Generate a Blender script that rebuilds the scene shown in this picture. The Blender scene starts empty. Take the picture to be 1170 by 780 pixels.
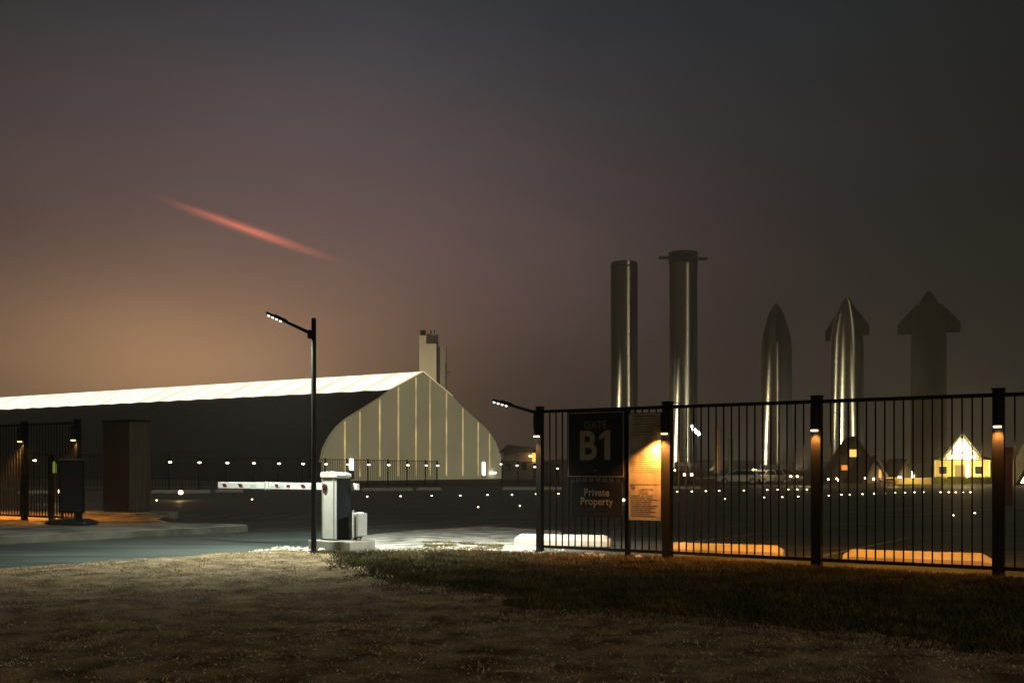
import bpy, bmesh, math, random
import numpy as np
from mathutils import Vector, Matrix

random.seed(7)
rng = np.random.default_rng(11)
R = math.radians
scene = bpy.context.scene
col = scene.collection

# ------------------------------------------------------------------ camera
F, CX, HOR, CAMZ = 1137.0, 585.0, 536.5, 1.5        # focal length in photo pixels, principal column, horizon row
cam_d = bpy.data.cameras.new("camera")
cam = bpy.data.objects.new("camera", cam_d)
col.objects.link(cam)
cam.location = (0, 0, CAMZ)
cam.rotation_euler = (R(90), 0, 0)
cam_d.sensor_width = 36
cam_d.lens = F / 1170 * 36
cam_d.shift_y = (HOR - 390) / 1170
cam_d.clip_end = 6000
scene.camera = cam

def X(px, Y): return (px - CX) / F * Y
def Z(py, Y): return CAMZ + (HOR - py) / F * Y
def GY(py, z=0.0): return F * (CAMZ - z) / (py - HOR)
def G(px, py, z=0.0):
    Y = GY(py, z)
    return (X(px, Y), Y)

# ------------------------------------------------------------------ materials
def new_mat(name):
    m = bpy.data.materials.new(name)
    m.use_nodes = True
    nt = m.node_tree
    return m, nt, nt.nodes['Principled BSDF']

def pbr(name, c, rough=.6, metal=0., c2=None, scale=5., detail=6., bump=0., bscale=None, bdist=.01,
        emit=None, estr=0., rvar=0., spec=None, stretch=None):
    m, nt, b = new_mat(name)
    b.inputs['Base Color'].default_value = (*c, 1)
    b.inputs['Roughness'].default_value = rough
    b.inputs['Metallic'].default_value = metal
    if spec is not None: b.inputs['Specular IOR Level'].default_value = spec
    tc = nt.nodes.new('ShaderNodeTexCoord')
    src = tc.outputs['Object']
    if stretch:
        mp = nt.nodes.new('ShaderNodeMapping'); mp.inputs['Scale'].default_value = stretch
        nt.links.new(src, mp.inputs['Vector']); src = mp.outputs['Vector']
    if c2 is not None or rvar:
        n = nt.nodes.new('ShaderNodeTexNoise'); n.inputs['Scale'].default_value = scale; n.inputs['Detail'].default_value = detail
        nt.links.new(src, n.inputs['Vector'])
        r = nt.nodes.new('ShaderNodeValToRGB')
        r.color_ramp.elements[0].position = .35; r.color_ramp.elements[1].position = .68
        r.color_ramp.elements[0].color = (*c, 1); r.color_ramp.elements[1].color = (*(c2 or c), 1)
        nt.links.new(n.outputs['Fac'], r.inputs['Fac'])
        if c2 is not None: nt.links.new(r.outputs['Color'], b.inputs['Base Color'])
        if rvar:
            mr = nt.nodes.new('ShaderNodeMapRange')
            mr.inputs['To Min'].default_value = max(.02, rough - rvar); mr.inputs['To Max'].default_value = min(1, rough + rvar)
            nt.links.new(n.outputs['Fac'], mr.inputs['Value']); nt.links.new(mr.outputs['Result'], b.inputs['Roughness'])
    if bump:
        n2 = nt.nodes.new('ShaderNodeTexNoise'); n2.inputs['Scale'].default_value = bscale or scale * 4; n2.inputs['Detail'].default_value = 8
        nt.links.new(src, n2.inputs['Vector'])
        bp = nt.nodes.new('ShaderNodeBump'); bp.inputs['Strength'].default_value = bump; bp.inputs['Distance'].default_value = bdist
        nt.links.new(n2.outputs['Fac'], bp.inputs['Height']); nt.links.new(bp.outputs['Normal'], b.inputs['Normal'])
    if emit:
        b.inputs['Emission Color'].default_value = (*emit, 1)
        b.inputs['Emission Strength'].default_value = estr
    return m

def glow(name, c, s):
    return pbr(name, (.1, .1, .1), .5, emit=c, estr=s)

def asphalt_mat():
    m, nt, b = new_mat('asphalt')
    N, L = nt.nodes.new, nt.links.new
    tc = N('ShaderNodeTexCoord')
    big = N('ShaderNodeTexNoise'); big.inputs['Scale'].default_value = .35; big.inputs['Detail'].default_value = 5
    fine = N('ShaderNodeTexNoise'); fine.inputs['Scale'].default_value = 60; fine.inputs['Detail'].default_value = 4
    mp = N('ShaderNodeMapping'); mp.inputs['Rotation'].default_value = (0, 0, R(-32)); mp.inputs['Scale'].default_value = (.25, 2.2, 1)
    streak = N('ShaderNodeTexNoise'); streak.inputs['Scale'].default_value = .9; streak.inputs['Detail'].default_value = 6
    L(tc.outputs['Object'], big.inputs['Vector']); L(tc.outputs['Object'], fine.inputs['Vector'])
    L(tc.outputs['Object'], mp.inputs['Vector']); L(mp.outputs['Vector'], streak.inputs['Vector'])
    r1 = N('ShaderNodeValToRGB'); r1.color_ramp.elements[0].color = (.034, .042, .038, 1); r1.color_ramp.elements[1].color = (.092, .108, .096, 1)
    r1.color_ramp.elements[0].position = .38; r1.color_ramp.elements[1].position = .66
    L(streak.outputs['Fac'], r1.inputs['Fac'])
    r2 = N('ShaderNodeValToRGB'); r2.color_ramp.elements[0].color = (.55, .55, .55, 1); r2.color_ramp.elements[1].color = (1.3, 1.3, 1.3, 1)
    L(big.outputs['Fac'], r2.inputs['Fac'])
    mx = N('ShaderNodeMix'); mx.data_type = 'RGBA'; mx.blend_type = 'MULTIPLY'; mx.inputs['Factor'].default_value = 1
    L(r1.outputs['Color'], mx.inputs['A']); L(r2.outputs['Color'], mx.inputs['B']); L(mx.outputs['Result'], b.inputs['Base Color'])
    mr = N('ShaderNodeMapRange'); mr.inputs['To Min'].default_value = .55; mr.inputs['To Max'].default_value = .85
    L(big.outputs['Fac'], mr.inputs['Value']); L(mr.outputs['Result'], b.inputs['Roughness'])
    bp = N('ShaderNodeBump'); bp.inputs['Strength'].default_value = .5; bp.inputs['Distance'].default_value = .006
    L(fine.outputs['Fac'], bp.inputs['Height']); L(bp.outputs['Normal'], b.inputs['Normal'])
    b.inputs['Specular IOR Level'].default_value = .3
    return m

M = {}
M['asphalt'] = asphalt_mat()
M['soil'] = pbr('soil', (.05, .042, .03), .95, c2=(.09, .075, .05), scale=.4, bump=.6, bscale=8, bdist=.05, spec=.1)
M['gravel'] = pbr('gravel', (.10, .068, .035), .95, c2=(.38, .28, .165), scale=2.4, detail=10, bump=1, bscale=45, bdist=.03, spec=.15)
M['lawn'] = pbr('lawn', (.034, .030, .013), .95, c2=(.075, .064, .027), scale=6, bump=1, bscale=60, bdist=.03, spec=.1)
M['concrete'] = pbr('concrete', (.16, .15, .125), .85, c2=(.36, .34, .29), scale=1.7, bump=.4, bscale=40, bdist=.005)
M['apron'] = pbr('worn_concrete', (.10, .095, .085), .85, c2=(.62, .58, .50), scale=2.6, detail=10, bump=.7, bscale=30, bdist=.012, stretch=(.7, 1.2, 1))
M['stop'] = pbr('cast_concrete', (.40, .38, .33), .8, c2=(.55, .52, .46), scale=4, bump=.5, bscale=60, bdist=.004)
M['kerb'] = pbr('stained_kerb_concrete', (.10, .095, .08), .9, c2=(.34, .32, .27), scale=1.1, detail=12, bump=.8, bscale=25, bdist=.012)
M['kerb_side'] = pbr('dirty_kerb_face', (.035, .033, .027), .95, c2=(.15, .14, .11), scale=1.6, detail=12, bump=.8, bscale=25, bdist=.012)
M['paint'] = pbr('road_paint', (.30, .30, .27), .7, c2=(.16, .16, .15), scale=8)
M['black'] = pbr('black_powder_coat', (.007, .007, .007), .5, c2=(.010, .0095, .009), scale=30, bump=.05, bscale=300, spec=.16)
M['black_matte'] = pbr('black_plastic', (.012, .012, .013), .6, c2=(.018, .018, .02), scale=15)
M['gloss_black'] = pbr('gloss_black', (.012, .014, .015), .22, c2=(.03, .03, .03), scale=9, rvar=.1)
M['white_metal'] = pbr('white_painted_steel', (.68, .66, .60), .45, c2=(.60, .58, .52), scale=6, rvar=.1)
M['grey_metal'] = pbr('grey_painted_steel', (.30, .30, .28), .5, c2=(.36, .35, .32), scale=5)
M['dark_panel'] = pbr('dark_grey_panel', (.016, .016, .014), .6, c2=(.024, .024, .021), scale=7, spec=.12)
M['boom_white'] = pbr('white_enamel', (.72, .70, .66), .4, c2=(.62, .60, .56), scale=9)
M['boom_red'] = pbr('dark_red_reflector', (.10, .012, .010), .4, c2=(.06, .008, .008), scale=30)
M['boom_green'] = pbr('pale_green_label', (.40, .52, .44), .5, c2=(.5, .58, .5), scale=30)
M['wood'] = pbr('brown_cladding', (.075, .066, .046), .75, c2=(.125, .108, .075), scale=2.2, stretch=(7, 7, .5), bump=.3, bscale=12, bdist=.006)
M['sign'] = pbr('navy_sign_face', (.006, .0075, .011), .6, c2=(.009, .0105, .014), scale=4, spec=.15)
M['sign_border'] = pbr('sign_border', (.30, .29, .27), .4, metal=.6, c2=(.22, .21, .2), scale=20)
M['letter'] = pbr('sign_lettering', (.20, .165, .115), .7, c2=(.16, .135, .09), scale=12)
M['letter_grey'] = pbr('grey_lettering', (.12, .125, .11), .7, c2=(.10, .10, .09), scale=12)
M['letter_dim'] = pbr('sign_lettering_dim', (.07, .068, .066), .7, c2=(.055, .054, .052), scale=12)
M['paper'] = pbr('notice_sheet', (.30, .27, .22), .6, c2=(.15, .135, .11), scale=3.2, detail=9, bump=.3, bscale=7, bdist=.01)
M['ink'] = pbr('faded_ink', (.06, .05, .04), .7, c2=(.10, .085, .07), scale=25)
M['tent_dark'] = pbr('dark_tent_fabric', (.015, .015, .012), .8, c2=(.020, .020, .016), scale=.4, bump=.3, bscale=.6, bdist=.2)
M['steel_dark'] = pbr('dark_steel', (.03, .03, .03), .6, metal=.3, c2=(.05, .045, .04), scale=1.5)
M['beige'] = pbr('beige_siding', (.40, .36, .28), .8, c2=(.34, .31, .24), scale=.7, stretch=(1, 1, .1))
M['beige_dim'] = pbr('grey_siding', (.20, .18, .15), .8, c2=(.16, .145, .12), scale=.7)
M['roof_dark'] = pbr('dark_shingles', (.025, .023, .021), .85, c2=(.04, .036, .03), scale=6, bump=.4, bscale=20)
M['house_wall'] = pbr('yellow_siding', (.55, .40, .14), .75, c2=(.48, .34, .12), scale=3, stretch=(.3, .3, 9))
M['house_dark'] = pbr('brown_siding', (.08, .06, .04), .8, c2=(.11, .085, .055), scale=3, stretch=(.3, .3, 9))
M['trim'] = pbr('white_trim', (.6, .57, .5), .6, c2=(.52, .5, .44), scale=6)
M['hedge'] = pbr('hedge_leaves', (.05, .065, .015), .9, c2=(.11, .12, .03), scale=8, bump=1, bscale=30, bdist=.05)
M['red_brick'] = pbr('red_brick', (.10, .035, .025), .85, c2=(.14, .055, .035), scale=9, stretch=(1, 1, 5))
M['rust_tank'] = pbr('rust_brown_tank', (.32, .17, .07), .6, c2=(.22, .12, .06), scale=1.2, stretch=(1, 1, .2))  # brown base colour also takes in the orange light on the tank
M['green_tank'] = pbr('olive_tank', (.13, .14, .08), .6, c2=(.10, .11, .065), scale=1.2)
M['car_white'] = pbr('pale_car_paint', (.50, .47, .42), .28, c2=(.44, .42, .38), scale=3)
M['car_grey'] = pbr('grey_car_paint', (.22, .21, .20), .28, c2=(.18, .18, .17), scale=3)
M['glass_dark'] = pbr('dark_glass', (.012, .013, .014), .08, c2=(.016, .016, .017), scale=3)
M['rubber'] = pbr('tyre_rubber', (.015, .015, .015), .85, c2=(.025, .025, .024), scale=20)
M['rock'] = pbr('pale_limestone', (.42, .39, .33), .9, c2=(.60, .56, .48), scale=6, bump=.7, bscale=30, bdist=.01)
M['table_wood'] = pbr('picnic_timber', (.36, .22, .09), .75, c2=(.28, .17, .07), scale=5, stretch=(1, 8, 8))
M['leather_red'] = pbr('red_panel', (.03, .012, .010), .6, c2=(.022, .010, .009), scale=8)
M['led'] = glow('cool_led', (1, .97, .90), 4)
M['lamp_warm'] = glow('warm_lamp', (1, .56, .18), 9)
M['fence_lamp_far'] = glow('fence_lamp_glass', (1, .82, .52), 7)
M['stud_white'] = glow('marker_light_glass', (1, .78, .44), 9)
M['stud_warm'] = glow('orange_marker_glass', (1, .62, .28), 16)
M['door_glow'] = glow('lit_doorway', (1, .97, .82), 4.5)
M['win_yellow'] = glow('lit_window_yellow', (1, .55, .09), 1.5)
M['win_orange'] = glow('lit_window_orange', (1, .33, .05), 1.0)
M['glass_lit'] = glow('lit_gable_glass', (1, .80, .42), 11.0)
M['green_screen'] = glow('green_screen', (.55, .75, .05), .9)
M['flood'] = glow('flood_led', (.86, 1, .95), 10)

def steel_mat(name, base, rough, aniso):
    m, nt, b = new_mat(name)
    N, L = nt.nodes.new, nt.links.new
    b.inputs['Metallic'].default_value = 1
    b.inputs['Base Color'].default_value = (*base, 1)
    b.inputs['Roughness'].default_value = rough
    b.inputs['Anisotropic'].default_value = aniso
    tg = N('ShaderNodeTangent'); tg.direction_type = 'RADIAL'; tg.axis = 'Z'
    L(tg.outputs['Tangent'], b.inputs['Tangent']); b.inputs['Anisotropic Rotation'].default_value = .25
    tc = N('ShaderNodeTexCoord')
    sx = N('ShaderNodeSeparateXYZ'); L(tc.outputs['Object'], sx.inputs[0])
    # welded ring seams every 1.83 m, each ring of a slightly different sheen
    dv = N('ShaderNodeMath'); dv.operation = 'DIVIDE'; dv.inputs[1].default_value = 1.83; L(sx.outputs['Z'], dv.inputs[0])
    fl = N('ShaderNodeMath'); fl.operation = 'FLOOR'; L(dv.outputs[0], fl.inputs[0])
    wn = N('ShaderNodeTexWhiteNoise'); wn.noise_dimensions = '1D'; L(fl.outputs[0], wn.inputs['W'])
    mr = N('ShaderNodeMapRange'); mr.inputs['To Min'].default_value = rough - .015; mr.inputs['To Max'].default_value = rough + .02
    L(wn.outputs['Value'], mr.inputs['Value']); L(mr.outputs['Result'], b.inputs['Roughness'])
    fr = N('ShaderNodeMath'); fr.operation = 'FRACT'; L(dv.outputs[0], fr.inputs[0])
    lt = N('ShaderNodeMath'); lt.operation = 'LESS_THAN'; lt.inputs[1].default_value = .05; L(fr.outputs[0], lt.inputs[0])
    mx = N('ShaderNodeMix'); mx.data_type = 'RGBA'
    mx.inputs['A'].default_value = (*base, 1); mx.inputs['B'].default_value = (*[v * .84 for v in base], 1)
    L(lt.outputs[0], mx.inputs['Factor']); L(mx.outputs['Result'], b.inputs['Base Color'])
    return m
M['steel'] = steel_mat('welded_stainless_steel', (.27, .255, .205), .42, 1.0)
M['tiles'] = pbr('black_heat_tiles', (.007, .007, .007), .75, c2=(.011, .0105, .010), scale=2, spec=.2)

def skylight_mat():
    m, nt, b = new_mat('lit_skylight_fabric')
    N, L = nt.nodes.new, nt.links.new
    tc = N('ShaderNodeTexCoord'); sx = N('ShaderNodeSeparateXYZ'); L(tc.outputs['Object'], sx.inputs[0])
    dv = N('ShaderNodeMath'); dv.operation = 'DIVIDE'; dv.inputs[1].default_value = 4.9; L(sx.outputs['Y'], dv.inputs[0])
    fr = N('ShaderNodeMath'); fr.operation = 'FRACT'; L(dv.outputs[0], fr.inputs[0])
    r = N('ShaderNodeValToRGB')
    r.color_ramp.elements[0].position = 0; r.color_ramp.elements[0].color = (.55, .40, .26, 1)
    r.color_ramp.elements[1].position = .12; r.color_ramp.elements[1].color = (.9, .76, .58, 1)
    e = r.color_ramp.elements.new(.5); e.color = (1.05, .98, .84, 1)
    e = r.color_ramp.elements.new(.95); e.color = (.9, .80, .62, 1)
    L(fr.outputs[0], r.inputs['Fac'])
    n = N('ShaderNodeTexNoise'); n.inputs['Scale'].default_value = .12; L(tc.outputs['Object'], n.inputs['Vector'])
    mr = N('ShaderNodeMapRange'); mr.inputs['To Min'].default_value = 1.0; mr.inputs['To Max'].default_value = 2.0; L(n.outputs['Fac'], mr.inputs['Value'])
    b.inputs['Base Color'].default_value = (.5, .5, .48, 1)
    L(r.outputs['Color'], b.inputs['Emission Color']); L(mr.outputs['Result'], b.inputs['Emission Strength'])
    return m
M['skylight'] = skylight_mat()

def gable_mat():
    m, nt, b = new_mat('backlit_gable_fabric')
    N, L = nt.nodes.new, nt.links.new
    tc = N('ShaderNodeTexCoord')
    n = N('ShaderNodeTexNoise'); n.inputs['Scale'].default_value = .15; n.inputs['Detail'].default_value = 4; L(tc.outputs['Object'], n.inputs['Vector'])
    mr = N('ShaderNodeMapRange'); mr.inputs['To Min'].default_value = .074; mr.inputs['To Max'].default_value = .15; L(n.outputs['Fac'], mr.inputs['Value'])
    b.inputs['Base Color'].default_value = (.42, .40, .32, 1)
    b.inputs['Emission Color'].default_value = (1, .88, .46, 1)
    L(mr.outputs['Result'], b.inputs['Emission Strength'])
    b.inputs['Roughness'].default_value = .8
    return m
M['gable'] = gable_mat()

def seam_mat():
    m, nt, b = new_mat('glowing_seam')
    N, L = nt.nodes.new, nt.links.new
    tc = N('ShaderNodeTexCoord')
    n = N('ShaderNodeTexNoise'); n.inputs['Scale'].default_value = .32; n.inputs['Detail'].default_value = 2; L(tc.outputs['Object'], n.inputs['Vector'])
    mr = N('ShaderNodeMapRange'); mr.inputs['From Min'].default_value = .3; mr.inputs['From Max'].default_value = .75
    mr.inputs['To Min'].default_value = .22; mr.inputs['To Max'].default_value = .85; L(n.outputs['Fac'], mr.inputs['Value'])
    b.inputs['Base Color'].default_value = (.4, .35, .2, 1)
    b.inputs['Emission Color'].default_value = (1, .70, .28, 1)
    L(mr.outputs['Result'], b.inputs['Emission Strength'])
    return m
M['seam'] = seam_mat()

# ------------------------------------------------------------------ mesh building
class MB:
    def __init__(s): s.v = []; s.f = []; s.mi = []; s.sm = []
    def add(s, vs, fs, mi=0, smooth=False):
        o = len(s.v); s.v += [tuple(p) for p in vs]
        for f in fs: s.f.append([i + o for i in f]); s.mi.append(mi); s.sm.append(smooth)
        return s
    def box(s, c, d, rz=0., rx=0., ry=0., mi=0, bev=0.):
        bm = bmesh.new(); bmesh.ops.create_cube(bm, size=1)
        bmesh.ops.scale(bm, vec=d, verts=bm.verts)
        if bev: bmesh.ops.bevel(bm, geom=bm.edges[:], offset=bev, segments=2, affect='EDGES', profile=.5)
        mt = Matrix.Translation(c) @ Matrix.Rotation(rz, 4, 'Z') @ Matrix.Rotation(ry, 4, 'Y') @ Matrix.Rotation(rx, 4, 'X')
        bmesh.ops.transform(bm, matrix=mt, verts=bm.verts)
        bm.verts.index_update()
        s.add([v.co[:] for v in bm.verts], [[v.index for v in f.verts] for f in bm.faces], mi); bm.free(); return s
    def cyl(s, a, b, r0, r1=None, n=12, mi=0, smooth=True):
        a, b = Vector(a), Vector(b); r1 = r0 if r1 is None else r1
        d = (b - a).normalized(); u = d.orthogonal().normalized(); w = d.cross(u)
        vs = []
        for p, r in ((a, r0), (b, r1)):
            for i in range(n):
                t = 2 * math.pi * i / n; vs.append(p + u * (r * math.cos(t)) + w * (r * math.sin(t)))
        s.add(vs, [[i, (i + 1) % n, n + (i + 1) % n, n + i] for i in range(n)], mi, smooth)
        s.add(vs[:n], [list(range(n))[::-1]], mi); s.add(vs[n:], [list(range(n))], mi); return s
    def lathe(s, prof, n=48, a0=0., a1=2 * math.pi, mi=0):
        full = abs(a1 - a0 - 2 * math.pi) < 1e-6; k = n if full else n + 1
        vs = []
        for r, z in prof:
            for i in range(k):
                t = a0 + (a1 - a0) * i / n; vs.append((r * math.cos(t), r * math.sin(t), z))
        fs = []
        for j in range(len(prof) - 1):
            for i in range(n):
                i2 = (i + 1) % k; fs.append([j * k + i, j * k + i2, (j + 1) * k + i2, (j + 1) * k + i])
        return s.add(vs, fs, mi, True)
    def prism(s, poly, z0, z1, mi=0):           # polygon in xy (counter-clockwise), extruded
        n = len(poly)
        vs = [(x, y, z0) for x, y in poly] + [(x, y, z1) for x, y in poly]
        return s.add(vs, [list(range(n))[::-1], list(range(n, 2 * n))] + [[i, (i + 1) % n, n + (i + 1) % n, n + i] for i in range(n)], mi)
    def slab(s, poly, y0, y1, mi=0):            # polygon in xz, extruded along y
        n = len(poly)
        vs = [(x, y0, z) for x, z in poly] + [(x, y1, z) for x, z in poly]
        return s.add(vs, [list(range(n)), list(range(n, 2 * n))[::-1]] + [[i, n + i, n + (i + 1) % n, (i + 1) % n] for i in range(n)], mi)
    def tube(s, pts, r, n=8, mi=0):
        for a, b in zip(pts[:-1], pts[1:]): s.cyl(a, b, r, r, n, mi)
        return s
    def build(s, name, mat, parent=None, loc=None, rz=0.):
        me = bpy.data.meshes.new(name); me.from_pydata(s.v, [], s.f)
        for mm in (mat if isinstance(mat, (list, tuple)) else [mat]): me.materials.append(mm)
        me.polygons.foreach_set('material_index', s.mi); me.polygons.foreach_set('use_smooth', s.sm)
        bm = bmesh.new(); bm.from_mesh(me); bmesh.ops.recalc_face_normals(bm, faces=bm.faces); bm.to_mesh(me); bm.free()
        me.update()
        o = bpy.data.objects.new(name, me); col.objects.link(o)
        if parent: o.parent = parent
        if loc is not None: o.location = loc
        if rz: o.rotation_euler.z = rz
        return o

def tag(o, label=None, cat=None, group=None, kind=None):
    if label: o['label'] = label
    if cat: o['category'] = cat
    if group: o['group'] = group
    if kind: o['kind'] = kind
    return o

def thing(name, label, cat, loc=(0, 0, 0), rz=0., group=None):
    o = bpy.data.objects.new(name, None); col.objects.link(o)
    o.empty_display_size = .2
    o.location = loc; o.rotation_euler.z = rz
    return tag(o, label, cat, group)

def copy_tree(o, parent=None):
    c = o.copy(); col.objects.link(c)
    if parent: c.parent = parent
    for ch in list(o.children): copy_tree(ch, c)
    return c

def lamp(name, kind, parent, loc, power, color, aim=None, size=90, blend=.3, radius=.05):
    d = bpy.data.lights.new(name, kind); d.energy = power; d.color = color
    if kind in ('SPOT', 'POINT'): d.shadow_soft_size = radius
    if kind == 'SPOT': d.spot_size = R(size); d.spot_blend = blend
    o = bpy.data.objects.new(name, d); col.objects.link(o); o.parent = parent; o.location = loc
    if aim is not None: o.rotation_euler = Vector(aim).to_track_quat('-Z', 'Y').to_euler()
    return o

def text_mb(body, size, bold=0., sx=1., spacing=1.):
    cu = bpy.data.curves.new('lettering', 'FONT'); cu.body = body; cu.size = size; cu.align_x = 'CENTER'
    cu.extrude = .002; cu.offset = bold; cu.space_character = spacing; cu.space_line = .95
    o = bpy.data.objects.new('lettering', cu); col.objects.link(o)
    me = bpy.data.meshes.new_from_object(o.evaluated_get(bpy.context.evaluated_depsgraph_get()))
    bpy.data.objects.remove(o); bpy.data.curves.remove(cu)
    mb = MB()
    mb.add([(v.co.x * sx, -v.co.z, v.co.y) for v in me.vertices], [list(p.vertices) for p in me.polygons])
    bpy.data.meshes.remove(me)
    return mb
def shift(mb, dx, dy, dz): mb.v = [(x + dx, y + dy, z + dz) for x, y, z in mb.v]; return mb

# ------------------------------------------------------------------ sky
w = bpy.data.worlds.new('World'); scene.world = w; w.use_nodes = True
nt = w.node_tree; nt.nodes.clear()
N, L = nt.nodes.new, nt.links.new
out = N('ShaderNodeOutputWorld')
tc = N('ShaderNodeTexCoord'); nv = N('ShaderNodeVectorMath'); nv.operation = 'NORMALIZE'; L(tc.outputs['Generated'], nv.inputs[0])
def sky_dir(px, py): return Vector(((px - CX) / F, 1, (HOR - py) / F)).normalized()
def lobe(d, sx, sz, c):
    """soft glow of far lights in the sky round the direction d"""
    a = N('ShaderNodeVectorMath'); a.operation = 'SUBTRACT'; L(nv.outputs[0], a.inputs[0]); a.inputs[1].default_value = d
    m = N('ShaderNodeVectorMath'); m.operation = 'MULTIPLY'; L(a.outputs[0], m.inputs[0]); m.inputs[1].default_value = (1 / sx, 1 / sx, 1 / sz)
    dt = N('ShaderNodeVectorMath'); dt.operation = 'DOT_PRODUCT'; L(m.outputs[0], dt.inputs[0]); L(m.outputs[0], dt.inputs[1])
    h = N('ShaderNodeMath'); h.operation = 'MULTIPLY'; h.inputs[1].default_value = -.5; L(dt.outputs['Value'], h.inputs[0])
    e = N('ShaderNodeMath'); e.operation = 'EXPONENT'; L(h.outputs[0], e.inputs[0])
    sc = N('ShaderNodeVectorMath'); sc.operation = 'SCALE'; sc.inputs[0].default_value = c; L(e.outputs[0], sc.inputs['Scale'])
    return sc.outputs[0]
def vadd(a, b):
    n = N('ShaderNodeVectorMath'); n.operation = 'ADD'; L(a, n.inputs[0]); L(b, n.inputs[1]); return n.outputs[0]
SUN_EL, SUN_AZ = 38, 146          # degrees; azimuth clockwise from +Y
glowsum = lobe(sky_dir(205, 446), .14, .066, (.50, .27, .11))
glowsum = vadd(glowsum, lobe(sky_dir(350, 290), .25, .125, (.130, .071, .064)))
glowsum = vadd(glowsum, lobe(sky_dir(440, 50), .28, .13, (.005, .019, .031)))
glowsum = vadd(glowsum, lobe(Vector((-.2, -1, .25)).normalized(), .8, .5, (.055, .042, .026)))  # unseen glow added behind the camera to brighten the ground
cmb = N('ShaderNodeVectorMath'); cmb.operation = 'ADD'; L(glowsum, cmb.inputs[0]); cmb.inputs[1].default_value = (.0058, .0070, .0058)
# slight cloudiness so the glow is not perfectly even
nz = N('ShaderNodeTexNoise'); nz.inputs['Scale'].default_value = 3.0; nz.inputs['Detail'].default_value = 5
stv = N('ShaderNodeVectorMath'); stv.operation = 'MULTIPLY'; stv.inputs[1].default_value = (1, 1, 2.5); L(nv.outputs[0], stv.inputs[0]); L(stv.outputs[0], nz.inputs['Vector'])
mrn = N('ShaderNodeMapRange'); mrn.inputs['To Min'].default_value = .68; mrn.inputs['To Max'].default_value = 1.32; L(nz.outputs['Fac'], mrn.inputs['Value'])
fin = N('ShaderNodeVectorMath'); fin.operation = 'SCALE'; L(cmb.outputs[0], fin.inputs[0]); L(mrn.outputs['Result'], fin.inputs['Scale'])
bg1 = N('ShaderNodeBackground'); bg1.inputs['Strength'].default_value = 1; L(fin.outputs[0], bg1.inputs['Color'])
sky = N('ShaderNodeTexSky'); sky.sky_type = 'NISHITA'; sky.sun_disc = False
sky.sun_elevation = R(SUN_EL); sky.sun_rotation = R(SUN_AZ)
bg2 = N('ShaderNodeBackground'); bg2.inputs['Strength'].default_value = .0004; L(sky.outputs['Color'], bg2.inputs['Color'])
ad = N('ShaderNodeAddShader'); L(bg1.outputs[0], ad.inputs[0]); L(bg2.outputs[0], ad.inputs[1]); L(ad.outputs[0], out.inputs['Surface'])

sd = bpy.data.lights.new('moonlight', 'SUN'); sd.energy = .38; sd.angle = R(8); sd.color = (1, .88, .68)  # weak warm sun added as fill for ground and signs, no moon in view
so = bpy.data.objects.new('moonlight', sd); col.objects.link(so)
sv = Vector((math.sin(R(SUN_AZ)) * math.cos(R(SUN_EL)), math.cos(R(SUN_AZ)) * math.cos(R(SUN_EL)), math.sin(R(SUN_EL))))
so.rotation_euler = (-sv).to_track_quat('-Z', 'Y').to_euler(); so.location = (0, -20, 30)

# ------------------------------------------------------------------ air
hz = MB().box((0, 420, 37.5), (2080, 1080, 79)).build('haze', M['soil'])
hm = bpy.data.materials.new('haze_air'); hm.use_nodes = True
hn = hm.node_tree; hn.nodes.clear()
ho = hn.nodes.new('ShaderNodeOutputMaterial'); pv = hn.nodes.new('ShaderNodeVolumePrincipled')
pv.inputs['Color'].default_value = (.96, .93, .88, 1); pv.inputs['Density'].default_value = .0009; pv.inputs['Anisotropy'].default_value = .55
hn.links.new(pv.outputs[0], ho.inputs['Volume'])
hz.data.materials.clear(); hz.data.materials.append(hm)
tag(hz, kind='stuff')

# ------------------------------------------------------------------ ground
tag(MB().add([(-1000, -100, -.03), (1000, -100, -.03), (1000, 930, -.03), (-1000, 930, -.03)], [[0, 1, 2, 3]]).build('ground', M['soil']), kind='structure')

edge_px = [(-60, 655), (0, 649), (120, 641), (250, 632), (330, 627), (362, 631), (415, 630), (450, 629), (520, 628), (600, 631), (617, 632), (765, 637.5), (935, 648), (1138, 659)]
edge = [(-34, 3.0)] + [G(a, b) for a, b in edge_px] + [(12, 11.0), (34, -3.2)]
EX = np.array([p[0] for p in edge]); EY = np.array([p[1] for p in edge])
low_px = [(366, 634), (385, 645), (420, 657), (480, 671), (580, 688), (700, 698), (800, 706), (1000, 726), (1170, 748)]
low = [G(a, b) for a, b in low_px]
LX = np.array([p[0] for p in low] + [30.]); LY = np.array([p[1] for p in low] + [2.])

tab = rng.random((128, 128))
def vnoise(x, y):
    xi = np.floor(x).astype(int); yi = np.floor(y).astype(int); fx = x - xi; fy = y - yi
    fx = fx * fx * (3 - 2 * fx); fy = fy * fy * (3 - 2 * fy)
    g = lambda a, b: tab[a % 128, b % 128]
    return (g(xi, yi) * (1 - fx) + g(xi + 1, yi) * fx) * (1 - fy) + (g(xi, yi + 1) * (1 - fx) + g(xi + 1, yi + 1) * fx) * fy
def fbm(x, y): return vnoise(x, y) * .55 + vnoise(x * 2.1 + 9, y * 2.1) * .28 + vnoise(x * 4.7, y * 4.7 + 5) * .17
def edge_y(x): return np.interp(x, EX, EY) + (fbm(x * 3, x * 0 + 3.3) - .5) * .45
def verge_z(x, y):
    d = np.clip((np.interp(x, EX, EY) - y) / 1.2, 0, 1)
    return d * (.015 + .09 * (fbm(x * .7, y * .7) - .35)) + d * .06 * (fbm(x * 4, y * 4) - .5) + d * .025 * (fbm(x * 11, y * 11) - .5)
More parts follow.
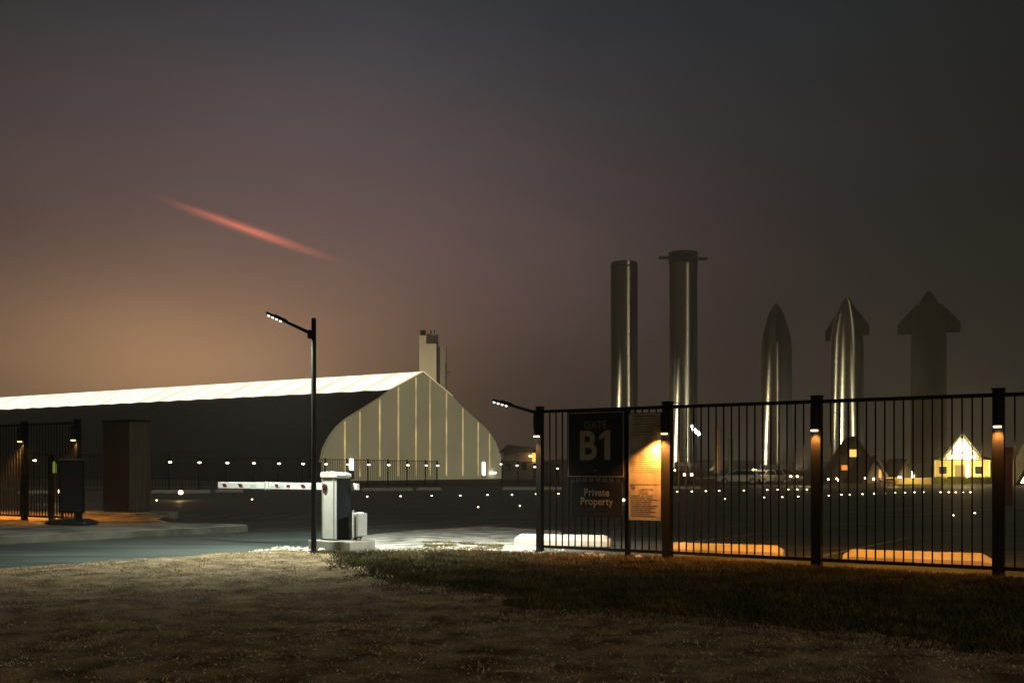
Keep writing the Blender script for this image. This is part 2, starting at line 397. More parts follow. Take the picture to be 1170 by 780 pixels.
def in_lawn(x, y):
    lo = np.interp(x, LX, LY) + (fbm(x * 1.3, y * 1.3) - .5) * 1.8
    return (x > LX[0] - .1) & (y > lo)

xs = np.concatenate([np.arange(-34, -10, .6), np.arange(-10, 10, .075), np.arange(10, 34.1, .6)])
ts = np.concatenate([np.linspace(0, 13, 170), np.linspace(13.5, 30, 12)])
GX = np.repeat(xs[:, None], len(ts), 1); GYY = edge_y(xs)[:, None] - ts[None, :]
GZ = verge_z(GX, GYY) + .004; GZ[:, 0] = -.02
V = np.stack([GX, GYY, GZ], -1).reshape(-1, 3)
nx, nt_ = GX.shape
I = (np.arange(nx - 1)[:, None] * nt_ + np.arange(nt_ - 1)[None, :]).ravel()
Q = np.stack([I, I + nt_, I + nt_ + 1, I + 1], -1)
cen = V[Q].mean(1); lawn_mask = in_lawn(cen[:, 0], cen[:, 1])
def np_mesh(name, verts, faces, mat, smooth=True):
    me = bpy.data.meshes.new(name)
    me.vertices.add(len(verts)); me.vertices.foreach_set('co', np.asarray(verts, np.float32).ravel())
    k = faces.shape[1]
    me.loops.add(faces.size); me.loops.foreach_set('vertex_index', faces.astype(np.int32).ravel())
    me.polygons.add(len(faces)); me.polygons.foreach_set('loop_start', np.arange(0, faces.size, k, dtype=np.int32))
    me.polygons.foreach_set('use_smooth', np.full(len(faces), smooth))
    me.update(calc_edges=True); me.materials.append(mat)
    o = bpy.data.objects.new(name, me); col.objects.link(o); return o
def sub_mesh(name, mask, mat):
    q = Q[mask]; u, inv = np.unique(q.ravel(), return_inverse=True)
    o = np_mesh(name, V[u], inv.reshape(q.shape)[:, ::-1], mat)
    bm = bmesh.new(); bm.from_mesh(o.data); bmesh.ops.recalc_face_normals(bm, faces=bm.faces)
    if sum(f.normal.z for f in list(bm.faces)[:50]) < 0: bmesh.ops.reverse_faces(bm, faces=bm.faces)
    bm.to_mesh(o.data); bm.free(); return o
tag(sub_mesh('gravel_verge', ~lawn_mask, M['gravel']), kind='structure')
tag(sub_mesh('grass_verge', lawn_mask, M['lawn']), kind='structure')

def blades(name, px, py, h, wd, lean, mat, kind='stuff'):
    n = len(px); a = rng.random(n) * 2 * np.pi; b = rng.random(n) * 2 * np.pi
    z = verge_z(px, py)
    p0 = np.stack([px - wd * np.cos(a), py - wd * np.sin(a), z], -1)
    p1 = np.stack([px + wd * np.cos(a), py + wd * np.sin(a), z], -1)
    p2 = np.stack([px + lean * h * np.cos(b), py + lean * h * np.sin(b), z + h], -1)
    v = np.stack([p0, p1, p2], 1).reshape(-1, 3)
    o = np_mesh(name, v, np.arange(3 * n).reshape(n, 3), mat, False)
    return tag(o, kind=kind)
def scatter(n, x0, x1, back=13.0, p=1.0):
    x = rng.random(n) * (x1 - x0) + x0
    t = rng.random(n) ** p * back
    y = edge_y(x) - t - .03
    ok = (y > 5.5) & (np.abs(x) < y * .56 + .6)
    return x[ok], y[ok]
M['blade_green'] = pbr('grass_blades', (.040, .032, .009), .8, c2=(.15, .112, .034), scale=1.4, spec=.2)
M['blade_dry'] = pbr('dry_grass_blades', (.14, .095, .045), .8, c2=(.66, .50, .29), scale=2.2, spec=.2)
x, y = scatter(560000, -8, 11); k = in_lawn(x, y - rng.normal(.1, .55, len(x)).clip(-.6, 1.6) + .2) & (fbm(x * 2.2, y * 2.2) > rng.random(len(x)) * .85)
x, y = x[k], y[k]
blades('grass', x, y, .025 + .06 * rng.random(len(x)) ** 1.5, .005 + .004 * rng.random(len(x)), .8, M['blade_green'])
x, y = scatter(330000, -9, 9); k = (~in_lawn(x, y - rng.normal(0, .4, len(x)))) & (fbm(x * 1.6 + 20, y * 1.6) ** 2 > rng.random(len(x)) * .55)
x, y = x[k], y[k]
blades('dry_grass', x, y, .006 + .026 * rng.random(len(x)) ** 2, .003 + .006 * rng.random(len(x)), 1.6, M['blade_dry'])

# loose grit: many tiny stones, one object
def stones(name, x, y, s, mat, zf=verge_z):
    n = len(x)
    base = np.array([(1, 0, 0), (0, 1, 0), (-1, 0, 0), (0, -1, 0), (0, 0, .7), (0, 0, -.4)])
    fc = np.array([(0, 1, 4), (1, 2, 4), (2, 3, 4), (3, 0, 4), (1, 0, 5), (2, 1, 5), (3, 2, 5), (0, 3, 5)])
    jit = .6 + .8 * rng.random((n, 6, 1)); a = rng.random(n) * 6.28
    ca, sa = np.cos(a), np.sin(a)
    b = base[None] * jit
    bx = b[..., 0] * ca[:, None] - b[..., 1] * sa[:, None]; by = b[..., 0] * sa[:, None] + b[..., 1] * ca[:, None]
    v = np.stack([bx * s[:, None] + x[:, None], by * s[:, None] + y[:, None], b[..., 2] * s[:, None] + (zf(x, y) + s * .25)[:, None]], -1)
    f = (fc[None] + (np.arange(n) * 6)[:, None, None]).reshape(-1, 3)
    return tag(np_mesh(name, v.reshape(-1, 3), f, mat, False), kind='stuff')
M['grit'] = pbr('grit', (.16, .115, .065), .7, c2=(.75, .62, .42), scale=9, detail=3)
x, y = scatter(190000, -9, 9); k = (~in_lawn(x, y)) & (fbm(x * 1.1 + 50, y * 1.7) > rng.random(len(x)) * .9); x, y = x[k], y[k]
stones('loose_gravel', x, y, .003 + .011 * rng.random(len(x)) ** 3, M['grit'])
n = 9000; x = rng.uniform(X(300, 19), 1.6, n); y = edge_y(x) + rng.normal(.05, .25, n)
k = fbm(x * 2.5 + 40, y * 2.5) > .5
stones('crushed_limestone', x[k], y[k], .006 + .03 * rng.random(k.sum()) ** 4, M['rock'], lambda a, b: a * 0 + .004)

n = 9000; x = rng.uniform(X(480, 20), X(575, 20), n); y = rng.normal(19.6, .8, n)
k = (fbm(x * 2.2 + 7, y * 2.2) > .55) & (y > edge_y(x) + .1); x, y = x[k], y[k]
blades('apron_weeds', x, y, .015 + .05 * rng.random(len(x)), .004 + .004 * rng.random(len(x)), 1.2, M['blade_green'])
# asphalt: lot and road in one sheet, laid above the ground
ap = [(-34, 3.3)] + [(a, b - .5) for a, b in edge[1:-1]] + [(34, -2.9), (60, 30), (60, 92), (-75, 92), (-75, 20)]
tag(MB().add([(a, b, 0) for a, b in ap], [list(range(len(ap)))]).build('parking_lot', M['asphalt']), kind='structure')
cp = [(*G(405, 629.5), .004), (*G(612, 629), .004), (*G(650, 620), .004), (*G(640, 606), .004), (*G(560, 601), .004), (*G(480, 605), .004), (*G(410, 612), .004)]
tag(MB().add(cp, [list(range(len(cp)))]).build('concrete_apron', M['apron']), kind='structure')  # pale sheet paints the street lamp's pool of light over the asphalt

def paint_line(p, q, wd=.1):
    a, b = Vector((*p, .008)), Vector((*q, .008)); n = Vector((-(b - a).y, (b - a).x, 0)).normalized() * wd / 2
    tag(MB().add([a - n, b - n, b + n, a + n], [[0, 1, 2, 3]]).build('parking_line', M['paint']), kind='structure')
for p, q in (((925, 638), (1036, 615)), ((790, 619), (874, 609)), ((640, 613), (720, 606)), ((1040, 588.5), (1136, 581)),
             ((958, 586), (1075, 578)), ((228, 592), (262, 588)), ((262, 592), (298, 588)), ((298, 592), (330, 588)),
             ((330, 592), (358, 588)), ((195, 592), (228, 588)), ((470, 607), (600, 597)), ((410, 603), (520, 596))):
    paint_line(G(*p), G(*q))

# ------------------------------------------------------------------ far bank, raised island, pads
bk = MB(); pts = []
for i in range(120):
    xx = -700 + i * 12; hgt = 3.2 + 2.6 * float(fbm(np.array([i * .35]), np.array([2.]))[0]) + random.random() * .7
    pts.append((xx, hgt))
for (x0, h0), (x1, h1) in zip(pts[:-1], pts[1:]):
    bk.add([(x0, 395, -.03), (x1, 395, -.03), (x1, 410, h1), (x0, 410, h0), (x1, 440, -.03), (x0, 440, -.03)], [[0, 1, 2, 3], [3, 2, 4, 5]])
tag(bk.build('far_bank_terrain', M['roof_dark']), kind='structure')

isl = [G(273, 608), (G(273, 608)[0] + .12, G(273, 608)[1] + .35), (-6.7, 24.75), (-8.8, 25.6), (-9.7, 27.2), (-10.1, 29.3), (-34, 43), (-34, 12), G(-100, 627), G(0, 621.5), G(150, 614)]
isl_c = isl[::-1]
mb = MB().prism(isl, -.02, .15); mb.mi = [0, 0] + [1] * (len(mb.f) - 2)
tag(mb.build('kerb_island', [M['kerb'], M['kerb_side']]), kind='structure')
ir = [(-9.0, 25.75), (-9.9, 27.2), (-10.3, 29.1), (-33.8, 42.5), (-33.8, 30), (-16, 24.4), (-11.2, 24.9)]
tag(MB().add([(a, b, .154) for a, b in ir], [list(range(len(ir)))]).build('dirt_bed', M['gravel']), kind='structure')

# ------------------------------------------------------------------ fences
FD = Vector((.843, -.538, 0)).normalized()          # runs left to right along the near fence
FN = Vector((-FD.y, FD.x, 0)) * -1                   # faces the camera side (outwards)
FANG = math.atan2(FD.y, FD.x)
# in a fence's local frame: x along the fence, -y towards the camera
def fence_panel(x0, x1, hgt, step, bar=.02, rail=.05, zb=.12):
    m = MB()
    m.box(((x0 + x1) / 2, 0, hgt - .03), (x1 - x0, rail, .055))
    m.box(((x0 + x1) / 2, 0, zb), (x1 - x0, rail * .9, .05))
    n = max(1, round((x1 - x0) / step))
    for i in range(1, n):
        xx = x0 + (x1 - x0) * i / n
        m.box((xx, 0, (hgt + zb) / 2 - .015), (bar, bar, hgt - zb - .08))
    return m
def post_mb(hgt, wd):
    m = MB().box((0, 0, hgt / 2), (wd, wd, hgt), bev=.006)
    m.box((0, 0, hgt + .012), (wd + .02, wd + .02, .024), bev=.005)
    return m
def lamp_fixture(parent, zl, off, wd, glassmat):
    f = MB().cyl((0, -off, zl + .02), (0, -off, zl + .36), .062, n=16).cyl((0, -off, zl + .36), (0, -off, zl + .385), .062, .03, n=16)
    f.box((0, -off / 2 - wd / 8, zl + .2), (.05, off - wd / 4, .08))
    o = f.build('post_lamp', M['black'], parent)
    MB().cyl((0, -off, zl), (0, -off, zl + .022), .052, n=16).build('lamp_lens', glassmat, o)
    return o

near = thing('metal_fence', 'tall black vertical bar fence in front carrying the two dark signs', 'fence', (X(617, 18.0), 18.0, 0), FANG)
fx = [0, 2.49, 4.97, 7.50, 9.98]
fl = [(.11, 70, 90), (.145, 620, 230), (.15, 120, 260), (.15, 120, 210), (.15, 0, 0)]
for xx, (wd, pf, pb) in zip(fx, fl):
    p = post_mb(2.62, wd).build('post', M['black'], near, (xx, 0, 0))
    if pf:
        lamp_fixture(p, 2.09, wd / 2 + .065, wd, M['lamp_warm'])
        side = -.10 if xx in (0, 2.49) else 0
        lamp('post_lamp_light', 'SPOT', p, (side, -wd / 2 - (.14 if side else .07), 2.06), pf, (1, .36, .065), (0, .0, -1), 124, .7, .04)
        lamp('post_lamp_inner_light', 'SPOT', p, (0, wd / 2 + .06, 2.06), pb, (1, .37, .04), (.0, .35, -1), 120, .5, .04)
mid = 1.73
for a, b in zip(fx[:-1], fx[1:]):
    fence_panel(a + .075, b - .075, 2.58, .13).build('bar_panel', M['black'], near)
MB().box((mid, .05, 1.27), (.09, .05, 2.54)).build('support_post', M['black'], near)

lf = thing('metal_fence', 'black vertical bar fence at far left on the raised island behind the pavement sign', 'fence', (0, 0, 0))
a0 = Vector((X(617, 18.0), 18.0, .15))
lp = [a0 - FD * t for t in (13.75, 16.1, 18.6, 21.1)]
lf.location = lp[0]; lf.rotation_euler.z = FANG
for i, t in enumerate((0, -2.35, -4.85, -7.35)):
    p = post_mb(2.62, .13).build('post', M['black'], lf, (t, 0, 0))
    lamp_fixture(p, 2.09, .13, .13, M['lamp_warm'])
    lamp('post_lamp_light', 'SPOT', p, (.06, -.13, 2.06), 45, (1, .48, .13), (0, 0, -1), 110, .3, .03)
    lamp('post_lamp_inner_light', 'SPOT', p, (0, .13, 2.06), (30, 420, 700, 700)[i], (1, .42, .07), (0, .1, -1), 130, .6, .04)
    if i: fence_panel(t + .06, t + 2.35 if i == 1 else t + 2.44, 2.58, .13).build('bar_panel', M['black'], lf)

# far perimeter fence before the tent, a lamp on every post
f0 = Vector((-24.7, 71.7, 0)); fd = Vector((1.51, 1.93, 0)); stp = fd.length; fang = math.atan2(fd.y, fd.x)
def far_fence(label, origin, ang, offs, drop):
    t = thing('metal_fence', label, 'fence', origin, ang)
    for i, s in enumerate(offs):
        dz = drop * i / max(1, len(offs) - 1)
        p = post_mb(2.6 + dz, .1).build('post', M['black'], t, (s, 0, 0))
        f = MB().cyl((0, -.1, 2.16 + dz), (0, -.1, 2.45 + dz), .06, n=8).build('post_lamp', M['black'], p)
        MB().lathe([(.0, 2.05 + dz), (.10, 2.07 + dz), (.13, 2.12 + dz), (.09, 2.17 + dz), (0, 2.18 + dz)], 8).build('lamp_lens', M['fence_lamp_far'], f, (0, -.12, 0))
    for i, (a, b) in enumerate(zip(offs[:-1], offs[1:])):
        fence_panel(a + .05, b - .05, 2.55 + drop * (i + .5) / max(1, len(offs) - 1), .26, .03).build('bar_panel', M['black'], t)
    return t
far_fence('long dark perimeter fence with a lamp on each post before the lit tent', f0, fang, [k * stp for k in range(-5, 12)] + [11.65 * stp], -.22)
q0 = Vector((X(573.6, 108), 108, 0)); q1 = Vector((X(638, 92), 92, 0)); qd = q1 - q0
far_fence('short stretch of lamp-topped fence right of the tent by the low house', q0, math.atan2(qd.y, qd.x), [0, qd.length * .32, qd.length * .64, qd.length], -.5)

# ------------------------------------------------------------------ signs on the near fence
def on_fence(px, py0, py1):
    """centre distance along the near fence and the heights of two rows"""
    o = near.location; u = (px - CX) / F
    s = (u * o.y - o.x) / (FD.x - u * FD.y)
    Y = o.y + FD.y * s
    return s, Z(py0, Y), Z(py1, Y)
def fence_point(s, off, z): return near.location + FD * s + Vector((FD.y, -FD.x, 0)) * off + Vector((0, 0, z))
sA, _, _ = on_fence(650, 0, 0); sB, _, _ = on_fence(716, 0, 0); sc_, zt, zb_ = on_fence(683, 469.5, 546)
wS = sB - sA; hS = zt - zb_
t = thing('gate_sign', 'square dark gate sign reading GATE B1 with thin pale border', 'sign', fence_point((sA + sB) / 2, -0.0, zb_) + Vector((FD.y, -FD.x, 0)) * .06, FANG)
MB().box((0, 0, hS / 2), (wS, .02, hS), bev=.006).build('panel', M['sign'], t)
bd = MB(); e = .028; g = .014
for sx in (-1, 1): bd.box((sx * (wS / 2 - e), -.0115, hS / 2), (g, .004, hS - 2 * e + g))
for zz in (e, hS - e): bd.box((0, -.0113, zz), (wS - 2 * e, .004, g))
bd.build('border', M['sign_border'], t)
shift(text_mb('GATE', hS * .165, .004, .9, 1.05), 0, -.0125, hS * .735).build('lettering', M['letter_dim'], t)
bb = shift(text_mb('B', hS * .60, .018, .92, 1.05), -wS * .135, -.0125, hS * .285)
zz0 = min(p[2] for p in bb.v); zz1 = max(p[2] for p in bb.v); hh = zz1 - zz0; x1_ = wS * .205
bb.slab([(x1_ - .055, zz0), (x1_ + .055, zz0), (x1_ + .055, zz1), (x1_ - .035, zz1), (x1_ - .155, zz1 - hh * .17), (x1_ - .155, zz1 - hh * .33), (x1_ - .055, zz1 - hh * .22)], -.0145, -.0105)
bb.build('lettering', M['letter'], t)
MB().box((-wS * .17, -.0125, hS * .245), (wS * .13, .003, .010)).build('small_line', M['letter_dim'], t)
mk = MB().box((.0, -.0125, hS * .115), (.075, .003, .008), ry=R(-28)).box((-.012, -.0128, hS * .118), (.04, .003, .007), ry=R(32))
mk.build('emblem', M['letter_dim'], t)

sA2, _, _ = on_fence(655, 0, 0); sB2, _, _ = on_fence(713, 0, 0); _, zt2, zb2 = on_fence(684, 550, 590.5)
wS2, hS2 = sB2 - sA2, zt2 - zb2
t = thing('property_sign', 'dark rectangular sign reading Private Property under the gate sign', 'sign', fence_point((sA2 + sB2) / 2, 0, zb2) + Vector((FD.y, -FD.x, 0)) * .06, FANG)
MB().box((0, 0, hS2 / 2), (wS2, .016, hS2), bev=.005).build('panel', M['sign'], t)
shift(text_mb('Private', hS2 * .30, .003, .88, 1.08), 0, -.0105, hS2 * .60).build('lettering', M['letter_grey'], t)
shift(text_mb('Property', hS2 * .30, .003, .88, 1.08), 0, -.0105, hS2 * .345).build('lettering', M['letter_grey'], t)
sl = MB()
for i in range(9): sl.box((-.19 + i * .047, -.0095, hS2 * .215 - .004 * math.cos(i * .7)), (.03, .003, .007))
sl.build('small_print', M['letter_dim'], t)
MB().box((0, -.0095, hS2 * .10), (.05, .003, .007), ry=R(-25)).box((-.008, -.0098, hS2 * .102), (.026, .003, .006), ry=R(30)).build('emblem', M['letter_dim'], t)

sA3, _, _ = on_fence(720, 0, 0); sB3, _, _ = on_fence(756.5, 0, 0); _, zt3, zb3 = on_fence(738, 472, 594)
wS3, hS3 = sB3 - sA3, zt3 - zb3
t = thing('notice_board', 'tall pale printed notice sheet lit orange by the post lamp', 'notice', fence_point((sA3 + sB3) / 2, 0, zb3) + Vector((FD.y, -FD.x, 0)) * .05, FANG)
MB().box((0, .004, hS3 / 2), (wS3 + .02, .008, hS3 + .02)).build('backing_board', M['dark_panel'], t)
MB().box((0, -.003, hS3 / 2), (wS3, .004, hS3)).build('sheet', M['paper'], t)
pr = MB()
for i in range(8):
    pr.box((random.uniform(-.02, .02), -.0062, hS3 * (.97 - .024 * i)), (wS3 * random.uniform(.6, .88), .002, .016 if i % 3 == 0 else .010))
for j, (ztop, n) in enumerate(((.60, 9), (.29, 14))):
    for i in range(n):
        lw = random.uniform(.35, .78) if i < 3 else random.uniform(.6, .9)
        pr.box((-wS3 * .43 + wS3 * lw / 2 + (wS3 * .2 if i < 3 else 0), -.0062, hS3 * (ztop - .019 * i)), (wS3 * lw * (.8 if i < 3 else 1), .002, .0055))
pr.box((0, -.0060, hS3 * .545), (wS3 * .92, .002, .004)).box((0, -.0058, hS3 * .335), (wS3 * .96, .002, .006))
pr.build('print', M['ink'], t)
for zz in (.645, .315):
    ic = MB()
    for i in range(20):
        a = 2 * math.pi * i / 20; ic.box((-wS3 * .36 + .036 * math.cos(a), -.0064, hS3 * zz + .036 * math.sin(a)), (.008, .002, .014), ry=-a)
    ic.box((-wS3 * .36, -.0066, hS3 * zz), (.06, .002, .008), ry=R(45)).box((-wS3 * .36, -.0068, hS3 * zz - .005), (.014, .002, .026))
    ic.build('prohibition_icon', M['ink'], t)

# ------------------------------------------------------------------ street lamps
def luminaire(parent, ax, az, tipx, tipz, ledmat):
    """arm bracket and flat LED head, local x along the arm"""
    d = Vector((tipx - ax, 0, tipz - az)); u = d.normalized(); ang = -math.atan2(u.z, u.x)
    MB().box((ax * .5, 0, az - .03), (abs(ax) + .06, .10, .15), bev=.008).build('bracket', M['black'], parent)
    m0 = Vector((ax, 0, az)); m1 = m0 + d * .52
    arm = MB().cyl(m0, m1, .032, .026, 10); arm.build('arm', M['black'], parent)
    c = m0 + d * .74; ln = d.length * .52
    hd = MB().box(c, (ln, .24, .045), ry=ang, bev=.015).box(c + Vector((0, 0, .03)) - u * ln * .12, (ln * .55, .16, .03), ry=ang, bev=.01)
    h = hd.build('lamp_head', M['black'], parent)
    nrm = Vector((u.z, 0, -u.x)); nrm = nrm if nrm.z < 0 else -nrm
    for i in range(4):
        pc = c + u * (-.27 + .18 * i) * ln + u * .06 + nrm * .028
        MB().cyl(pc - nrm * .01, pc + nrm * .018, .024, .016, 10).build('led_cluster', ledmat, h)
    return c, nrm

YL = 18.05
t = thing('street_lamp', 'slim black street lamp post with angled light head beside the barrier', 'street lamp', (X(358.5, YL), YL, 0), math.pi)
MB().cyl((0, 0, 0), (0, 0, Z(364, YL)), .05, .043, 14).cyl((0, 0, Z(364, YL)), (0, 0, Z(363, YL)), .043, .02, 14).build('pole', M['black'], t)
MB().cyl((0, 0, 0), (0, 0, .035), .11, .1, 14).build('base_plate', M['black'], t)
zb = Z(380, YL)
c, nrm = luminaire(t, .08, zb, .84, Z(359, YL) + .02, M['led'])
lamp('street_lamp_light', 'SPOT', t, c + nrm * .12, 2100, (.90, 1, .88), (.06, -.08, -1), 150, .75, .12)

YS = 18.25
t = thing('street_lamp', 'short black lamp post behind the fence end post with head pointing left', 'street lamp', (X(616.5, YS), YS, 0), math.pi)
MB().cyl((0, 0, 0), (0, 0, Z(466, YS)), .05, .045, 14).build('pole', M['black'], t)
MB().cyl((0, 0, 0), (0, 0, .03), .1, .09, 14).build('base_plate', M['black'], t)
c, nrm = luminaire(t, .08, Z(471, YS), .86, Z(457, YS), M['led'])
lamp('street_lamp_light', 'SPOT', t, c + nrm * .12, 1000, (.94, 1, .88), (.10, -.12, -1), 140, .8, .1)

# ------------------------------------------------------------------ barrier
YB = 18.55
t = thing('barrier_gate', 'white parking barrier with red striped boom lowered across the entry lane', 'barrier', (X(385, YB), YB, 0), FANG)
MB().box((.12, 0, .09), (1.02, .72, .22), bev=.02).build('plinth', M['concrete'], t)
z0, z1 = .205, Z(545, YB)
cab = MB().box((-.02, 0, (z0 + z1) / 2), (.36, .36, z1 - z0), bev=.012)
ca = cab.build('cabinet', M['white_metal'], t)
MB().slab([(-.235, z1 + .002), (.185, z1 + .002), (.185, z1 + .045), (.10, z1 + .085), (-.20, z1 + .105), (-.235, z1 + .075)], -.20, .20).build('cap', M['white_metal'], ca)
MB().box((.168, 0, (z0 + z1) / 2 - .01), (.022, .355, z1 - z0 - .02), bev=.004).build('side_door', M['sign'], ca)
MB().box((.085, -.186, (z0 + z1) / 2), (.012, .014, z1 - z0 - .06)).box((-.19, -.186, (z0 + z1) / 2), (.012, .014, z1 - z0 - .06)).build('edge_trim', M['trim'], ca)
MB().box((-.02, 0, .21), (.40, .40, .03)).build('foot', M['black_matte'], ca)
zh = Z(556, YB)
bl = 3.35; BYA, BYB, BYC = .1875, .1885, .1880
boom = MB().box((-.12 - bl / 2 + .2, .215, zh), (bl + .4, .05, .135), bev=.012).box((.24, .215, zh), (.20, .055, .12), bev=.01)
bo = boom.build('boom', M['boom_white'], t)
for i, fxp in enumerate((.06, .20, .51, .82 - .1, .92)):
    xx = -.12 - bl + fxp * bl
    MB().add([(xx - .07, BYA, zh + .035), (xx + .04, BYA, zh + .035), (xx + .09, BYA, zh - .035), (xx - .02, BYA, zh - .035)], [[0, 1, 2, 3]]).add(
        [(xx - .07, BYB, zh + .035), (xx + .04, BYB, zh + .035), (xx + .09, BYB, zh - .035), (xx - .02, BYB, zh - .035)], [[3, 2, 1, 0]]).build('red_stripe', M['boom_red'], bo)
MB().box((-.12 - bl + .605 * bl, BYC, zh), (.10, .004, .05)).build('red_stripe', M['boom_red'], bo)
for fxp, ww in ((.31, .16), (.545, .16), (.475, .09), (.80, .18)):
    MB().box((-.12 - bl + fxp * bl, BYC, zh), (ww, .004, .04)).build('green_label', M['boom_green'], bo)
MB().box((-.12 - bl + .415 * bl, .215, zh), (.03, .07, .165), bev=.004).box((-.12 - bl + .445 * bl, .215, zh), (.02, .066, .15)).build('clamp', M['grey_metal'], bo)
MB().cyl((-.13, -.17, zh), (-.13, -.20, zh), .062, .058, 18).cyl((-.13, -.20, zh), (-.13, -.212, zh), .035, .03, 14).build('pivot', M['boom_red'], t)
cb = thing('control_box', 'small grey control cabinet on the plinth beside the white barrier', 'cabinet', (X(406, YB - .15), YB - .15, .205), FANG)
hB = (613 - 582) / F * YB
MB().box((-.03, .03, hB / 2 + .02), (.13, .24, hB - .04), bev=.006).build('body', M['dark_panel'], cb)
MB().box((.065, 0, hB / 2 + .03), (.045, .28, hB - .05), bev=.008).build('front_door', M['white_metal'], cb)
MB().box((.135, .02, hB / 2 + .03), (.045, .26, hB - .09), bev=.006).build('side_panel', M['grey_metal'], cb)
MB().cyl((.03, -.09, 0), (.03, -.09, hB + .05), .02, n=10).cyl((.09, .05, -.0), (.09, .05, .06), .025, n=8).cyl((-.03, .05, 0), (-.03, .05, .06), .025, n=8).build('leg_pipe', M['grey_metal'], cb)

# ------------------------------------------------------------------ left island things
YP = 24.6
t = thing('pavement_sign', 'black freestanding pavement sign on a wide glossy base at the island', 'sign', (X(82, YP), YP, .154), R(-14))
bs = MB()
n = 24; el = lambda a, b, z: [(a * math.copysign(abs(math.cos(2 * math.pi * i / n)) ** .55, math.cos(2 * math.pi * i / n)), b * math.copysign(abs(math.sin(2 * math.pi * i / n)) ** .55, math.sin(2 * math.pi * i / n)), z) for i in range(n)]
rings = [el(.60, .34, .0), el(.64, .37, .03), el(.60, .34, .075), el(.42, .2, .15)]
vs = [p for r in rings for p in r]; fs = [[j * n + i, j * n + (i + 1) % n, (j + 1) * n + (i + 1) % n, (j + 1) * n + i] for j in range(3) for i in range(n)]
bs.add(vs, fs, 0, True).add(rings[-1], [list(range(n))]).build('base', M['gloss_black'], t)
for sx in (-.27, .27): MB().cyl((sx, 0, .14), (sx, 0, .30), .03, n=10).build('leg', M['black'], t)
zt_ = Z(525, YP) - .154
fr = MB()
for sx in (-.335, .335): fr.box((sx, 0, (.28 + zt_) / 2), (.045, .05, zt_ - .28), bev=.008)
for zz in (.30, zt_ - .02): fr.box((0, 0, zz), (.63, .05, .04), bev=.006)
fr.build('frame', M['black'], t)
MB().box((0, 0, (.32 + zt_ - .04) / 2), (.625, .03, zt_ - .04 - .32)).build('panel', M['black_matte'], t)
MB().box((.02, -.0165, zt_ * .66), (.42, .003, .22)).build('poster_strip', M['leather_red'], t)
MB().box((0, 0, zt_ + .004), (.68, .055, .008)).build('top_cap', M['white_metal'], t)  # white strip paints the light glinting along the top edge

YK = 26.4
t = thing('access_reader', 'slim black access reader post with glowing yellow-green screen', 'card reader', (X(58.5, YK), YK, .154), R(8))
MB().box((0, 0, .85), (.12, .10, 1.7), bev=.012).build('post', M['black'], t)
MB().box((.13, -.02, Z(533.5, YK) - .154), (.15, .12, .40), bev=.015).build('reader_box', M['black_matte'], t)
MB().box((.095, -.084, Z(533.5, YK) - .154), (.045, .008, .30)).box((.165, -.084, Z(535, YK) - .154), (.03, .008, .24)).build('screen', M['green_screen'], t)
MB().box((.0, 0, 1.72), (.17, .15, .05), bev=.01).build('hood', M['black'], t)

Yq = 30.4
c0 = Vector((X(148, Yq), Yq, 0))
pd_c = c0 + Vector((.535, .843, 0)) * .37 - FD * .65
t = thing('pillar', 'tall dark box-shaped pillar with brown panelled side on concrete pad', 'pillar', (pd_c.x, pd_c.y, .2), FANG)
hP = Z(480.5, Yq) - .2
MB().box((0, 0, hP / 2), (1.30, .75, hP), bev=.01).build('core', M['black_matte'], t)
pn = MB()
for i in range(5): pn.box((.662, -.30 + i * .15, hP / 2), (.022, .144, hP - .06), bev=.004)
pn.build('side_cladding', M['wood'], t)  # brown paints the side as lit, the dark front panel as shaded
MB().box((-.0, -.386, hP / 2), (1.22, .02, hP - .1), bev=.006).build('front_panel', M['dark_panel'], t)
MB().box((0, 0, hP + .02), (1.36, .80, .04), bev=.008).build('cap', M['black'], t)
pdl = [pd_c + FD * a + Vector((.535, .843, 0)) * b for a, b in ((-1.9, -.75), (1.45, -.75), (1.45, .8), (-1.9, .8))]
tag(MB().prism([(p.x, p.y) for p in pdl], -.02, .2).build('concrete_pad', M['concrete']), kind='structure')

# ------------------------------------------------------------------ wheel stops and stones
def stop_mb(l=1.8, h=.21, d=.30):
    m = MB()
    a = l / 2
    pf = [(-d / 2, 0), (d / 2, 0), (d / 2, h * .5), (d * .26, h), (-d * .26, h), (-d / 2, h * .5)]
    vs = [];
    for xx, k, zz in ((-a, .86, .62), (-a + .11, 1, 1), (a - .11, 1, 1), (a, .86, .62)):
        vs += [(xx, y_ * k, z_ * zz) for y_, z_ in pf]
    n = 6; fs = [[j * n + i, j * n + (i + 1) % n, (j + 1) * n + (i + 1) % n, (j + 1) * n + i] for j in range(3) for i in range(n)]
    fs += [list(range(n))[::-1], list(range(3 * n, 4 * n))]
    return m.add(vs, fs)
ws = stop_mb().build('wheel_stop', M['stop'])
NS = 'concrete wheel stops just behind the fence'
for i, (pa, pb, py, l) in enumerate(((594, 692, 622.5, 1.75), (767, 886, 635, 1.85), (975, 1117, 645, 1.95))):
    o = ws if i == 0 else copy_tree(ws)
    pc = (pa + pb) / 2; Y = GY(py)
    o.location = (X(pc, Y), Y, .004); o.rotation_euler.z = FANG * (.5 if i == 0 else .75); o.scale.x = l / 1.62
    tag(o, ['pale concrete wheel stop behind the gate sign, left of the other stops', 'orange lit wheel stop behind the fence right of the notice sheet',
            'orange lit wheel stop behind the fence nearest the right edge'][i], 'wheel stop', NS)
